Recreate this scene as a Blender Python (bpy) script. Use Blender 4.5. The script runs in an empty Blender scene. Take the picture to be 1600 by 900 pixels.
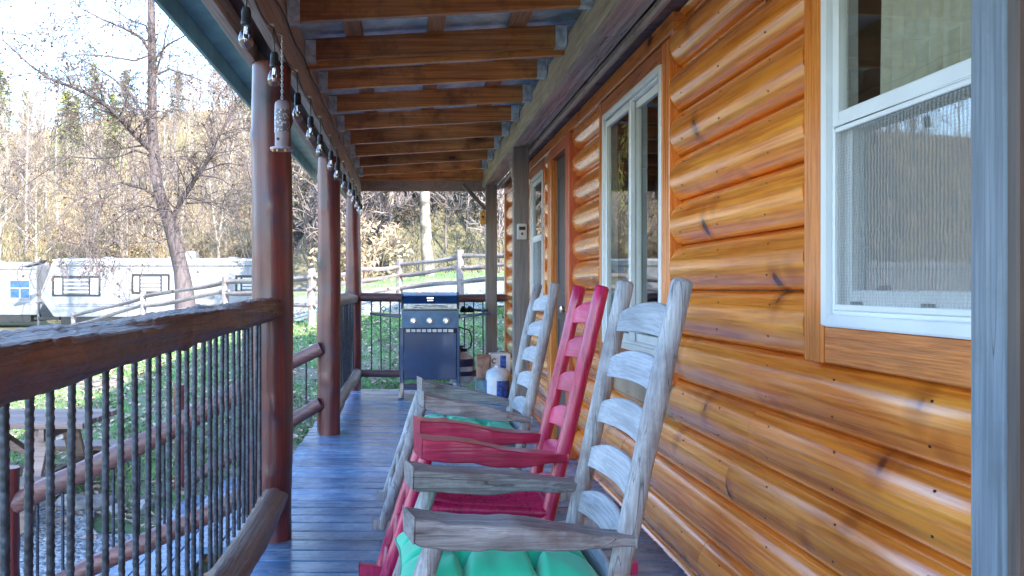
import bpy, bmesh, math, random
import numpy as np
from mathutils import Vector, Matrix
random.seed(7)
S = bpy.context.scene
COL = S.collection
PI = math.pi
# ------------------------------------------------------------------ camera
cam = bpy.data.objects.new('camera', bpy.data.cameras.new('camera'))
COL.objects.link(cam)
cam.location = (0, 0, 1.15)
cam.rotation_euler = (PI/2, 0, 0)
cam.data.sensor_width = 36
cam.data.lens = 36*1313/1600
cam.data.shift_x = 0.1
cam.data.clip_start = 0.05
cam.data.clip_end = 1500
S.camera = cam
# ------------------------------------------------------------------ world, sun, exposure
SUN_EL, SUN_ROT = math.radians(27), math.radians(150)
w = bpy.data.worlds.new('World'); S.world = w; w.use_nodes = True
nt = w.node_tree
bg = nt.nodes['Background']
sky = nt.nodes.new('ShaderNodeTexSky'); sky.sky_type = 'NISHITA'; sky.sun_disc = False
sky.sun_elevation = SUN_EL; sky.sun_rotation = SUN_ROT
sky.air_density = 1.0; sky.dust_density = 0.4; sky.ozone_density = 3.0
nt.links.new(sky.outputs[0], bg.inputs[0]); bg.inputs[1].default_value = 0.15
sd = bpy.data.lights.new('sun', 'SUN'); sd.energy = 2.0; sd.angle = math.radians(0.5); sd.color = (1, .92, .8)
sun = bpy.data.objects.new('sun', sd); COL.objects.link(sun)
sv = Vector((math.sin(SUN_ROT)*math.cos(SUN_EL), math.cos(SUN_ROT)*math.cos(SUN_EL), math.sin(SUN_EL)))
sun.rotation_euler = sv.to_track_quat('Z', 'Y').to_euler()
S.view_settings.view_transform = 'Standard'; S.view_settings.look = 'None'
S.view_settings.gamma = 1; S.view_settings.exposure = 3.02
S.render.engine = 'CYCLES'
S.cycles.max_bounces = 8; S.cycles.diffuse_bounces = 5; S.cycles.glossy_bounces = 4
S.cycles.transparent_max_bounces = 24
S.cycles.caustics_reflective = False; S.cycles.caustics_refractive = False

# ------------------------------------------------------------------ helpers
def tag(o, label=None, cat=None, group=None, kind=None):
    if label: o['label'] = label
    if cat: o['category'] = cat
    if group: o['group'] = group
    if kind: o['kind'] = kind
    return o
def thing(name, label, cat, loc=(0, 0, 0), group=None):
    o = bpy.data.objects.new(name, None); COL.objects.link(o)
    o.location = loc; o.empty_display_size = .1
    return tag(o, label, cat, group)
def wloc(o):
    v = Vector((0, 0, 0))
    while o is not None:
        v += o.location; o = o.parent
    return v
def part(name, parent, label=None, loc=(0, 0, 0)):     # an Empty part (world coordinates given)
    o = bpy.data.objects.new(name, None); COL.objects.link(o)
    o.parent = parent; o.location = Vector(loc) - wloc(parent); o.empty_display_size = .05
    if label: o['label'] = label
    return o
def copy_tree(o, parent=None):
    c = o.copy(); COL.objects.link(c)
    if parent is not None: c.parent = parent
    for ch in [x for x in o.children]: copy_tree(ch, c)
    return c

class MB:
    def __init__(s): s.v = []; s.f = []; s.m = []
    def _add(s, vs, fs, mi=0):
        b = len(s.v); s.v += [tuple(v) for v in vs]
        s.f += [tuple(b+i for i in f) for f in fs]; s.m += [mi]*len(fs)
        return s
    def box(s, x0, x1, y0, y1, z0, z1, mi=0):
        if x0 > x1: x0, x1 = x1, x0
        if y0 > y1: y0, y1 = y1, y0
        if z0 > z1: z0, z1 = z1, z0
        v = [(x0,y0,z0),(x1,y0,z0),(x1,y1,z0),(x0,y1,z0),(x0,y0,z1),(x1,y0,z1),(x1,y1,z1),(x0,y1,z1)]
        return s._add(v, [(3,2,1,0),(4,5,6,7),(0,1,5,4),(1,2,6,5),(2,3,7,6),(3,0,4,7)], mi)
    def hexa(s, v, mi=0):   # 8 points, bottom ring then top ring
        return s._add(v, [(3,2,1,0),(4,5,6,7),(0,1,5,4),(1,2,6,5),(2,3,7,6),(3,0,4,7)], mi)
    def beam(s, a, b, wd, ht, up=(0,0,1), mi=0):
        a = Vector(a); b = Vector(b); d = (b-a).normalized(); u = Vector(up)
        sx = d.cross(u)
        if sx.length < 1e-4: sx = d.cross(Vector((0,1,0)))
        sx.normalize(); uu = sx.cross(d).normalized()
        sx *= wd/2; uu *= ht/2
        v = [a-sx-uu, b-sx-uu, b+sx-uu, a+sx-uu, a-sx+uu, b-sx+uu, b+sx+uu, a+sx+uu]
        return s._add(v, [(0,1,2,3),(7,6,5,4),(4,5,1,0),(5,6,2,1),(6,7,3,2),(7,4,0,3)], mi)
    def tube(s, pts, rad, n=8, mi=0, caps=True, sq=1.0):
        pts = [Vector(p) for p in pts]
        if not isinstance(rad, (list, tuple)): rad = [rad]*len(pts)
        ref = None; vs = []
        for i, p in enumerate(pts):
            d = (pts[min(i+1, len(pts)-1)] - pts[max(i-1, 0)])
            if d.length < 1e-9: d = Vector((0,0,1))
            d.normalize()
            if ref is None:
                ref = Vector((0,0,1)) if abs(d.z) < .9 else Vector((0,1,0))
            sx = d.cross(ref).normalized(); uy = sx.cross(d).normalized(); ref = uy
            r = rad[i]
            for k in range(n):
                a = 2*PI*k/n
                rr = r[k] if isinstance(r, (list, tuple)) else r
                vs.append(p + sx*math.cos(a)*rr*sq + uy*math.sin(a)*rr)
        fs = []
        for i in range(len(pts)-1):
            for k in range(n):
                a = i*n+k; b = i*n+(k+1) % n
                fs.append((a, b, b+n, a+n))
        if caps and n > 2:
            fs.append(tuple(range(n-1, -1, -1))); fs.append(tuple(range((len(pts)-1)*n, len(pts)*n)))
        return s._add(vs, fs, mi)
    def lathe(s, prof, c, n=16, axis='z', mi=0):
        c = Vector(c); vs = []
        for (r, h) in prof:
            for k in range(n):
                a = 2*PI*k/n
                if axis == 'z': vs.append(c+Vector((r*math.cos(a), r*math.sin(a), h)))
                elif axis == 'y': vs.append(c+Vector((r*math.cos(a), h, -r*math.sin(a))))
                else: vs.append(c+Vector((h, r*math.cos(a), r*math.sin(a))))
        fs = []
        for i in range(len(prof)-1):
            for k in range(n):
                a = i*n+k; b = i*n+(k+1) % n
                fs.append((a, b, b+n, a+n))
        fs.append(tuple(range(n-1, -1, -1))); fs.append(tuple(range((len(prof)-1)*n, len(prof)*n)))
        return s._add(vs, fs, mi)
    def prism(s, poly, a, b, axis='y', mi=0):   # poly in the two other axes, extruded a..b
        n = len(poly)
        def P(p, t):
            if axis == 'y': return (p[0], t, p[1])
            if axis == 'x': return (t, p[0], p[1])
            return (p[0], p[1], t)
        vs = [P(p, a) for p in poly]+[P(p, b) for p in poly]
        fs = [tuple(range(n)), tuple(range(2*n-1, n-1, -1))]
        for i in range(n):
            j = (i+1) % n; fs.append((j, i, i+n, j+n))
        return s._add(vs, fs, mi)
    def build(s, name, mats, parent=None, bevel=0, smooth=False, label=None, origin=None, ang=None):
        me = bpy.data.meshes.new(name)
        o0 = Vector(origin) if origin is not None else (wloc(parent) if parent is not None else Vector((0,0,0)))
        me.from_pydata([(v[0]-o0.x, v[1]-o0.y, v[2]-o0.z) for v in s.v], [], s.f)
        if not isinstance(mats, (list, tuple)): mats = [mats]
        for m in mats: me.materials.append(m)
        if len(mats) > 1: me.polygons.foreach_set('material_index', s.m)
        bm = bmesh.new(); bm.from_mesh(me)
        if bevel:
            bmesh.ops.remove_doubles(bm, verts=bm.verts, dist=1e-5)
            bmesh.ops.bevel(bm, geom=[e for e in bm.edges], offset=bevel, segments=1 if bevel < .006 else 2, affect='EDGES', clamp_overlap=True)
        bmesh.ops.recalc_face_normals(bm, faces=bm.faces)
        if smooth:
            for f in bm.faces: f.smooth = True
            lim = math.radians(ang or 40)
            for e in bm.edges:
                if len(e.link_faces) == 2 and e.calc_face_angle(0) > lim: e.smooth = False
        bm.to_mesh(me); bm.free()
        ob = bpy.data.objects.new(name, me); COL.objects.link(ob)
        if parent is not None:
            ob.parent = parent
            ob.location = o0 - wloc(parent)
        else: ob.location = o0
        if label: ob['label'] = label
        return ob

def hash1(a, b=0.0):
    v = math.sin(a*12.9898+b*78.233)*43758.5453
    return v-math.floor(v)
def sm(t):
    t = max(0, min(1, t)); return t*t*(3-2*t)

# ------------------------------------------------------------------ materials
def newmat(name):
    m = bpy.data.materials.new(name); m.use_nodes = True
    return m, m.node_tree, m.node_tree.nodes['Principled BSDF']
def N(nt, t, **k):
    n = nt.nodes.new(t)
    for a, b in k.items(): setattr(n, a, b)
    return n
def coords(nt, scale=(1,1,1), rnd=True):
    tc = N(nt, 'ShaderNodeTexCoord'); mp = N(nt, 'ShaderNodeMapping'); mp.inputs['Scale'].default_value = scale
    if rnd:
        oi = N(nt, 'ShaderNodeObjectInfo'); ml = N(nt, 'ShaderNodeMath', operation='MULTIPLY'); ml.inputs[1].default_value = 37.0
        nt.links.new(oi.outputs['Random'], ml.inputs[0])
        ad = N(nt, 'ShaderNodeVectorMath', operation='ADD')
        nt.links.new(tc.outputs['Object'], ad.inputs[0]); nt.links.new(ml.outputs[0], ad.inputs[1])
        nt.links.new(ad.outputs[0], mp.inputs[0])
    else: nt.links.new(tc.outputs['Object'], mp.inputs[0])
    return mp.outputs[0]
def noise(nt, vec, sc, det=4, rough=.55, dist=0):
    n = N(nt, 'ShaderNodeTexNoise'); n.inputs['Scale'].default_value = sc; n.inputs['Detail'].default_value = det
    n.inputs['Roughness'].default_value = rough; n.inputs['Distortion'].default_value = dist
    nt.links.new(vec, n.inputs['Vector']); return n.outputs['Fac']
def ramp(nt, fac, stops):
    r = N(nt, 'ShaderNodeValToRGB'); e = r.color_ramp.elements
    e[0].position = stops[0][0]; e[0].color = (*stops[0][1], 1)
    e[1].position = stops[-1][0]; e[1].color = (*stops[-1][1], 1)
    for p, c in stops[1:-1]:
        x = e.new(p); x.color = (*c, 1)
    nt.links.new(fac, r.inputs[0]); return r.outputs[0]
def mixc(nt, fac, a, b, mode='MIX'):
    m = N(nt, 'ShaderNodeMix', data_type='RGBA', blend_type=mode)
    for sock, v in ((0, fac), (6, a), (7, b)):
        if isinstance(v, (int, float)): m.inputs[sock].default_value = v
        elif isinstance(v, tuple): m.inputs[sock].default_value = (*v, 1)
        else: nt.links.new(v, m.inputs[sock])
    return m.outputs[2]
def bump(nt, bs, h, st=.3, d=.01):
    b = N(nt, 'ShaderNodeBump'); b.inputs['Strength'].default_value = st; b.inputs['Distance'].default_value = d
    nt.links.new(h, b.inputs['Height']); nt.links.new(b.outputs[0], bs.inputs['Normal'])
def jitter(nt, col, lo=.75, hi=1.2):     # per-object brightness
    oi = N(nt, 'ShaderNodeObjectInfo'); mr = N(nt, 'ShaderNodeMapRange')
    mr.inputs[3].default_value = lo; mr.inputs[4].default_value = hi
    nt.links.new(oi.outputs['Random'], mr.inputs[0])
    v = N(nt, 'ShaderNodeVectorMath', operation='SCALE'); nt.links.new(col, v.inputs[0]); nt.links.new(mr.outputs[0], v.inputs['Scale'])
    return v.outputs[0]
def plain(name, c, rough=.5, metal=0, var=.25, sc=8, bmp=.1, coat=0, jit=None, spec=None):
    m, nt, bs = newmat(name)
    v = coords(nt); n = noise(nt, v, sc, 6, .6)
    a = tuple(x*(1-var) for x in c); b = tuple(min(1, x*(1+var)) for x in c)
    col = ramp(nt, n, [(.4, a), (.6, b)])
    if jit: col = jitter(nt, col, *jit)
    nt.links.new(col, bs.inputs['Base Color'])
    bs.inputs['Roughness'].default_value = rough; bs.inputs['Metallic'].default_value = metal
    bs.inputs['Coat Weight'].default_value = coat
    if bmp: bump(nt, bs, noise(nt, v, sc*4, 5, .7), bmp, .004)
    return m
def wood(name, dark, mid, light, axis='y', rough=.4, coat=0, knots=.0, gs=1.0, bmp=.25, jit=(.82, 1.15), knotc=(.03,.012,.005), ksc=2.6, grime=None, crack=False, kdims=None, streak=0, bd=.003):
    m, nt, bs = newmat(name)
    ax = 'xyz'.index(axis)
    sc = [14*gs]*3; sc[ax] = .9*gs
    v = coords(nt, tuple(sc))
    wv = noise(nt, v, 1.1, 8, .62, 1.2)
    sc2 = [110*gs]*3; sc2[ax] = 3.0*gs
    fine = noise(nt, coords(nt, tuple(sc2)), 1.0, 4, .6, .3)
    col = ramp(nt, wv, [(.37, dark), (.5, mid), (.63, light)])
    if streak:
        sc3 = [55*gs]*3; sc3[ax] = .8*gs
        sf = ramp(nt, noise(nt, coords(nt, tuple(sc3)), 1.0, 6, .65, .8), [(.5, (0,0,0)), (.68, (streak,)*3)])
        col = mixc(nt, sf, col, dark)
    col = mixc(nt, .45, col, ramp(nt, fine, [(.40, tuple(x*.32 for x in mid)), (.58, light)]), 'MIX')
    big = noise(nt, coords(nt, (1.3, 1.3, 1.3)), 1.2, 3)
    col = mixc(nt, .3, col, ramp(nt, big, [(.3, tuple(x*.7 for x in mid)), (.7, tuple(min(1, x*1.25) for x in light))]))
    hh = wv
    if knots > 0:
        ks = [ksc*2.2]*3; ks[ax] = ksc
        if kdims: ks = list(kdims)
        kv = coords(nt, tuple(ks))
        nz = N(nt, 'ShaderNodeTexNoise'); nz.inputs['Scale'].default_value = 3; nt.links.new(kv, nz.inputs['Vector'])
        kd = mixc(nt, .12, kv, nz.outputs['Color'])
        vo = N(nt, 'ShaderNodeTexVoronoi'); vo.inputs['Scale'].default_value = 1.0; nt.links.new(kd, vo.inputs['Vector'])
        sx = N(nt, 'ShaderNodeSeparateColor'); nt.links.new(vo.outputs['Color'], sx.inputs[0])
        th = N(nt, 'ShaderNodeMath', operation='LESS_THAN'); th.inputs[1].default_value = knots; nt.links.new(sx.outputs[0], th.inputs[0])
        kr = ramp(nt, vo.outputs['Distance'], [(.03, (1,1,1)), (.10, (.75,.75,.75)), (.135, (0,0,0))])
        k2 = ramp(nt, vo.outputs['Distance'], [(.1, (.6,.6,.6)), (.34, (0,0,0))])
        f1 = N(nt, 'ShaderNodeMath', operation='MULTIPLY'); nt.links.new(kr, f1.inputs[0]); nt.links.new(th.outputs[0], f1.inputs[1])
        f2 = N(nt, 'ShaderNodeMath', operation='MULTIPLY'); nt.links.new(k2, f2.inputs[0]); nt.links.new(th.outputs[0], f2.inputs[1])
        col = mixc(nt, f2.outputs[0], col, tuple(x*.55 for x in dark))
        col = mixc(nt, f1.outputs[0], col, knotc)
    if grime:
        gf = ramp(nt, noise(nt, coords(nt, (2,2,2)), 2.5, 8, .7), [(.48, (0,0,0)), (.66, (.8,.8,.8))])
        col = mixc(nt, gf, col, grime)
    if crack:
        cs = [16]*3; cs[ax] = .8
        cf = ramp(nt, noise(nt, coords(nt, tuple(cs)), .8, 3, .5, .6), [(.493, (0,0,0)), (.5, (.8,.8,.8)), (.507, (0,0,0))])
        col = mixc(nt, cf, col, tuple(x*.25 for x in dark))
    if jit: col = jitter(nt, col, *jit)
    nt.links.new(col, bs.inputs['Base Color'])
    rr = N(nt, 'ShaderNodeMapRange'); rr.inputs[3].default_value = rough*.75; rr.inputs[4].default_value = min(1, rough*1.35)
    nt.links.new(fine, rr.inputs[0]); nt.links.new(rr.outputs[0], bs.inputs['Roughness'])
    bs.inputs['Coat Weight'].default_value = coat; bs.inputs['Coat Roughness'].default_value = .18
    hs = N(nt, 'ShaderNodeMath', operation='ADD'); nt.links.new(wv, hs.inputs[0]); nt.links.new(fine, hs.inputs[1])
    bump(nt, bs, hs.outputs[0], bmp, bd)
    return m
M = {}
M['siding'] = wood('varnished orange log', (.48,.075,.004), (.84,.185,.012), (1.0,.37,.045), 'y', .16, .8, .65, .8, .22, (.88,1.1), (.075,.012,.006), 2.3, kdims=(.02,6.0,4.2), streak=.45)
M['sidingx'] = wood('varnished orange board upright', (.34,.06,.008), (.66,.15,.02), (.86,.28,.045), 'z', .26, .45, .2, 1, .25, kdims=(.02,6,2.5), streak=.4)
M['trim'] = wood('varnished orange board', (.32,.05,.010), (.64,.15,.022), (.84,.29,.06), 'y', .28, .45, .25, 1.2, .3, kdims=(.02,4,6), streak=.5)
M['redtrim'] = wood('red brown door board', (.30,.04,.015), (.48,.075,.025), (.6,.13,.04), 'z', .4, .2, .1)
M['rafter'] = wood('stained rafter lumber', (.12,.022,.008), (.66,.20,.048), (.98,.44,.15), 'x', .4, .2, .5, .6, .35, (.7,1.2), (.04,.010,.008), 3, kdims=(3.2,.02,6), streak=1.0, grime=(.20,.07,.03))
M['purlin'] = wood('brown purlin lumber', (.14,.06,.03), (.34,.15,.07), (.5,.26,.12), 'y', .6, 0, .2)
M['greybeam'] = wood('grey painted beam', (.27,.20,.18), (.46,.37,.34), (.60,.51,.47), 'y', .6, 0, .15, 1, .4, crack=True, streak=.4)
M['ledger'] = wood('raw weathered ledger', (.25,.18,.12), (.50,.40,.29), (.72,.60,.44), 'y', .6, 0, .2, streak=.7)
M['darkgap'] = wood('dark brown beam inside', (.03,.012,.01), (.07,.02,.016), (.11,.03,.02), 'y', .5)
M['soffit'] = wood('dark soffit board', (.12,.07,.065), (.24,.15,.14), (.33,.23,.21), 'x', .6, 0, .1)
M['greypost'] = wood('blue grey painted post', (.10,.125,.16), (.17,.205,.25), (.25,.29,.34), 'z', .5, .05, .3, 1, .5, crack=True, jit=(.97,1.03), streak=.3, grime=(.13,.15,.17))
M['darkpost'] = wood('grey brown painted post', (.13,.12,.12), (.19,.18,.18), (.25,.24,.24), 'z', .5, .05, .1, 1, .3, jit=(.95,1.05))
M['shadeface'] = wood('brown grey post shade', (.05,.035,.03), (.10,.075,.065), (.15,.115,.10), 'z', .6, 0, .1)
M['logpost'] = wood('red brown stained log', (.030,.007,.012), (.105,.018,.020), (.24,.05,.042), 'z', .38, .25, .5, .5, .7, (.9,1.1), (.010,.006,.012), 2.2, kdims=(4,4,2.6), streak=.9, grime=(.055,.035,.06))
M['lograil'] = wood('red brown stained rail', (.028,.010,.008), (.13,.040,.022), (.34,.15,.075), 'y', .42, .2, .3, .8, 1.0, (.9,1.1), (.015,.008,.008), 3, grime=(.10,.085,.085), streak=.8, bd=.012)
M['lograilx'] = wood('red brown stained cross rail', (.04,.012,.014), (.13,.045,.045), (.26,.12,.11), 'x', .45, .1, .3, .7, .6, (.9,1.1), grime=(.11,.075,.08), streak=.7)
M['lowrail'] = wood('worn log rail', (.10,.05,.035), (.20,.12,.09), (.34,.26,.22), 'y', .42, .15, .25, .7, .9, (.9,1.1), grime=(.22,.20,.19), bd=.012)
M['deck'] = wood('blue grey deck stain', (.035,.095,.22), (.075,.21,.42), (.18,.36,.60), 'x', .2, .35, .10, 1.2, .8, (.72,1.28), (.03,.05,.1), 2, grime=(.34,.48,.66), streak=.6)
M['weather'] = wood('weathered grey wood', (.14,.13,.15), (.34,.34,.38), (.60,.60,.64), 'z', .55, .1, .4, 1.3, 1.2, (.95,1.05), (.10,.07,.07), 4, crack=True, streak=.8, grime=(.20,.15,.15))
M['weatherx'] = wood('weathered grey arm wood', (.08,.06,.065), (.25,.215,.22), (.50,.48,.50), 'x', .5, .1, .5, 1.3, 1.4, (.92,1.08), (.06,.04,.04), 4, crack=True, streak=1.0, grime=(.15,.095,.09))
M['weathery'] = wood('weathered pale slat', (.26,.28,.33), (.43,.46,.53), (.60,.63,.70), 'y', .55, .1, .2, 1.4, .8, (.95,1.05), streak=.5)
M['pink'] = wood('magenta painted wood', (.30,.003,.06), (.50,.006,.085), (.68,.03,.16), 'z', .28, .4, 0, .8, .5, None, streak=.5, grime=(.36,.01,.07))
M['fence'] = wood('pale split rail wood', (.08,.065,.06), (.18,.15,.14), (.28,.245,.235), 'x', .8, 0, .2, .7, .8)
M['picnic'] = wood('weathered picnic lumber', (.14,.085,.07), (.26,.17,.14), (.38,.27,.23), 'x', .7, 0, .2)
M['white'] = plain('white vinyl', (.80,.82,.83), .35, 0, .04, 4, .02)
M['rebar'] = plain('dark rebar steel', (.045,.06,.09), .34, .4, .4, 30, .3)
M['galv'] = plain('galvanised steel', (.60,.66,.70), .35, .35, .25, 22, .15)
M['roofmetal'] = plain('galvanised roof sheet', (.62,.76,.92), .25, .15, .2, 10, .1)
M['overhang'] = plain('green grey painted overhang', (.17,.33,.36), .4, 0, .2, 4, .1)
M['black'] = plain('black plastic', (.018,.018,.02), .45, 0, .3, 20, .1)
M['grill'] = plain('blue black enamel', (.006,.045,.15), .22, .1, .15, 3, .03, .4)
M['grilltop'] = plain('brushed panel blue grey', (.04,.10,.22), .28, .4, .2, 6, .05)
M['chrome'] = plain('chrome', (.75,.75,.77), .15, 1, .05, 5, 0)
M['tank'] = plain('tank grey enamel', (.55,.56,.60), .35, 0, .1, 8, .05)
M['tankband'] = plain('tank dark blue band', (.02,.018,.09), .4, 0, .1, 8, 0)
M['card'] = plain('brown cardboard', (.36,.20,.14), .8, 0, .3, 12, .1)
M['cardwhite'] = plain('white printed card', (.74,.76,.8), .5, 0, .06, 12, .05)
M['bluelabel'] = plain('blue printed label', (.03,.10,.42), .35, 0, .6, 30, .02)
M['jug'] = plain('pale clear plastic', (.55,.66,.82), .15, 0, .15, 10, .1)
M['tealbox'] = plain('dull teal plastic', (.20,.30,.30), .5, 0, .3, 12, .1)
M['rope'] = plain('white cord', (.6,.58,.55), .8, 0, .2, 40, .2)
M['cord'] = plain('black cord', (.02,.02,.02), .5, 0, .3, 40, .1)
M['feeder'] = plain('grey purple feeder plastic', (.26,.22,.27), .4, 0, .15, 12, .1)
M['keybox'] = plain('light grey key box', (.55,.56,.57), .4, 0, .08, 12, .05)
M['yellowwood'] = plain('yellow pine block', (.62,.36,.08), .5, 0, .25, 20, .1)
M['bark'] = wood('grey brown bark', (.030,.024,.028), (.080,.062,.066), (.15,.12,.12), 'z', .9, 0, .0, .5, 1.0, (.9,1.1))
M['palebark'] = plain('pale sycamore bark', (.25,.215,.175), .85, 0, .45, 3, .3)
M['twigtan'] = plain('tan twigs', (.26,.20,.145), .9, 0, .4, .6, 0, jit=(.6,1.4))
M['twiggrey'] = plain('grey twigs', (.15,.125,.12), .9, 0, .4, .6, 0, jit=(.6,1.4))
M['darktwig'] = plain('dark fine twigs', (.085,.065,.062), .9, 0, .3, .6, 0)
M['seed'] = plain('brown seed balls', (.075,.04,.022), .9, 0, .3, 5, 0)
M['pine'] = plain('pine needles', (.15,.18,.05), .8, 0, .5, 1.2, 0, jit=(.7,1.4))
M['teal'] = plain('blue green needles', (.05,.12,.085), .8, 0, .5, 1.2, 0, jit=(.8,1.3))
M['shrubleaf'] = plain('yellow green brush', (.09,.10,.04), .9, 0, .5, 1.5, 0, jit=(.6,1.5))
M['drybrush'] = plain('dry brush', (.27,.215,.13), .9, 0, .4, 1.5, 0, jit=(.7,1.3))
M['shadebrush'] = plain('dark shaded brush', (.055,.058,.062), .9, 0, .5, 1.5, 0, jit=(.6,1.6))  # the bank's shade is put into this dark brush colour
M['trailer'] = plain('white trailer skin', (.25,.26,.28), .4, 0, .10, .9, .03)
M['trailgrey'] = plain('grey stripe', (.12,.13,.15), .5, 0, .1, 4, 0)
M['tyre'] = plain('tyre rubber', (.03,.03,.03), .8, 0, .2, 20, .2)
M['rock'] = plain('pale field stone', (.30,.29,.30), .85, 0, .35, 9, .6, jit=(.7,1.2))
M['curtain'] = plain('cream curtain', (.72,.69,.56), .9, 0, .06, 30, .1)
M['greencurtain'] = plain('green curtain', (.16,.33,.16), .9, 0, .2, 30, .1)
M['interior'] = plain('dim interior', (.34,.27,.20), .8, 0, .2, 2, 0)
M['doorgrey'] = plain('dark grey door', (.07,.065,.07), .4, 0, .1, 4, .05)
M['leafgold'] = plain('gold green leaves', (.42,.34,.09), .6, 0, .5, 15, 0, jit=(.7,1.4))
M['shingle'] = plain('brown roof metal', (.20,.12,.09), .5, 0, .1, 4, 0)
M['nail'] = plain('nail head', (.04,.025,.02), .5, .3, .2, 40, 0)

def fabric(name, c):
    m, nt, bs = newmat(name)
    v = coords(nt, rnd=False)
    col = ramp(nt, noise(nt, v, 5, 3), [(.3, tuple(x*.85 for x in c)), (.7, c)])
    nt.links.new(col, bs.inputs['Base Color']); bs.inputs['Roughness'].default_value = .75
    bs.inputs['Sheen Weight'].default_value = .3
    bump(nt, bs, noise(nt, v, 420, 2), .25, .001); return m
M['cushion'] = fabric('jade green fabric', (.025,.62,.38))
M['piping'] = fabric('dark green piping', (.01,.25,.17))

def glass(name, ior=1.9, tint=(.85,.9,.88), rough=.0):
    m = bpy.data.materials.new(name); m.use_nodes = True; nt = m.node_tree
    for n in list(nt.nodes): nt.nodes.remove(n)
    out = N(nt, 'ShaderNodeOutputMaterial'); t = N(nt, 'ShaderNodeBsdfTransparent'); t.inputs[0].default_value = (*tint, 1)
    g = N(nt, 'ShaderNodeBsdfGlossy'); g.inputs['Roughness'].default_value = rough
    f = N(nt, 'ShaderNodeFresnel'); f.inputs[0].default_value = ior
    mx = N(nt, 'ShaderNodeMixShader')
    ge = N(nt, 'ShaderNodeNewGeometry'); iv = N(nt, 'ShaderNodeMath', operation='SUBTRACT'); iv.inputs[0].default_value = 1; nt.links.new(ge.outputs['Backfacing'], iv.inputs[1])
    ff = N(nt, 'ShaderNodeMath', operation='MULTIPLY'); nt.links.new(f.outputs[0], ff.inputs[0]); nt.links.new(iv.outputs[0], ff.inputs[1])
    nt.links.new(ff.outputs[0], mx.inputs[0]); nt.links.new(t.outputs[0], mx.inputs[1]); nt.links.new(g.outputs[0], mx.inputs[2])
    nt.links.new(mx.outputs[0], out.inputs[0])
    return m
M['glass'] = glass('window glass', 3.0, (.97,.985,.975))
M['bulbglass'] = glass('bulb glass', 2.3, (.97,.96,.98))
def screen_mat():
    m = bpy.data.materials.new('insect screen'); m.use_nodes = True; nt = m.node_tree
    for n in list(nt.nodes): nt.nodes.remove(n)
    out = N(nt, 'ShaderNodeOutputMaterial'); t = N(nt, 'ShaderNodeBsdfTransparent')
    d = N(nt, 'ShaderNodeBsdfDiffuse'); d.inputs[0].default_value = (.48,.47,.45,1)
    v = coords(nt, (1,1,1), False)
    wv = N(nt, 'ShaderNodeTexWave'); wv.bands_direction = 'Y'; wv.inputs['Scale'].default_value = 24; wv.inputs['Distortion'].default_value = 3.5; wv.inputs['Detail'].default_value = 2
    nt.links.new(v, wv.inputs[0])
    w2 = N(nt, 'ShaderNodeTexWave'); w2.bands_direction = 'Z'; w2.inputs['Scale'].default_value = 40; w2.inputs['Distortion'].default_value = 2
    nt.links.new(v, w2.inputs[0])
    a = N(nt, 'ShaderNodeMath', operation='MULTIPLY_ADD'); a.inputs[1].default_value = .22; a.inputs[2].default_value = .12
    nt.links.new(wv.outputs[1], a.inputs[0])
    b = N(nt, 'ShaderNodeMath', operation='MULTIPLY_ADD'); b.inputs[1].default_value = .05
    nt.links.new(w2.outputs[1], b.inputs[0]); nt.links.new(a.outputs[0], b.inputs[2])
    mx = N(nt, 'ShaderNodeMixShader'); nt.links.new(b.outputs[0], mx.inputs[0]); nt.links.new(t.outputs[0], mx.inputs[1]); nt.links.new(d.outputs[0], mx.inputs[2])
    nt.links.new(mx.outputs[0], out.inputs[0]); return m
M['screen'] = screen_mat()

def ground_mat():
    m, nt, bs = newmat('grass and leaf litter'); v = coords(nt, rnd=False)
    green = ramp(nt, noise(nt, v, 9, 8, .7), [(.3, (.06,.13,.045)), (.7, (.17,.28,.12))])
    tan = ramp(nt, noise(nt, v, 14, 8, .7), [(.3, (.14,.10,.075)), (.7, (.46,.38,.31))])
    f = ramp(nt, noise(nt, v, .55, 8, .72), [(.40, (0,0,0)), (.58, (1,1,1))])
    col = mixc(nt, f, green, tan)
    nt.links.new(col, bs.inputs['Base Color']); bs.inputs['Roughness'].default_value = .95
    bump(nt, bs, noise(nt, v, 30, 6, .8), .8, .03); return m
M['ground'] = ground_mat()
def hill_mat():
    m, nt, bs = newmat('wooded hill floor'); v = coords(nt, rnd=False)
    a = ramp(nt, noise(nt, v, .5, 9, .75), [(.3, (.09,.065,.045)), (.5, (.31,.245,.165)), (.7, (.44,.375,.27))])
    g = ramp(nt, noise(nt, v, .06, 6, .6), [(.48, (0,0,0)), (.6, (.8,.8,.8))])
    col = mixc(nt, g, a, (.21,.21,.085))
    nt.links.new(col, bs.inputs['Base Color']); bs.inputs['Roughness'].default_value = 1
    bump(nt, bs, noise(nt, v, 2, 8, .8), 1, .3); return m
M['hill'] = hill_mat()
def gravel_mat():
    m, nt, bs = newmat('grey gravel'); v = coords(nt, rnd=False)
    vo = N(nt, 'ShaderNodeTexVoronoi'); vo.inputs['Scale'].default_value = 38; nt.links.new(v, vo.inputs['Vector'])
    sx = N(nt, 'ShaderNodeSeparateColor'); nt.links.new(vo.outputs['Color'], sx.inputs[0])
    col = ramp(nt, sx.outputs[0], [(.1, (.14,.15,.17)), (.9, (.42,.43,.46))])
    nt.links.new(col, bs.inputs['Base Color']); bs.inputs['Roughness'].default_value = .9
    iv = N(nt, 'ShaderNodeMath', operation='SUBTRACT'); iv.inputs[0].default_value = 1; nt.links.new(vo.outputs['Distance'], iv.inputs[1])
    bump(nt, bs, iv.outputs[0], .8, .02); return m
M['gravel'] = gravel_mat()
M['blade'] = plain('grass blades', (.13,.33,.08), .7, 0, .5, 2.5, 0)
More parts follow.
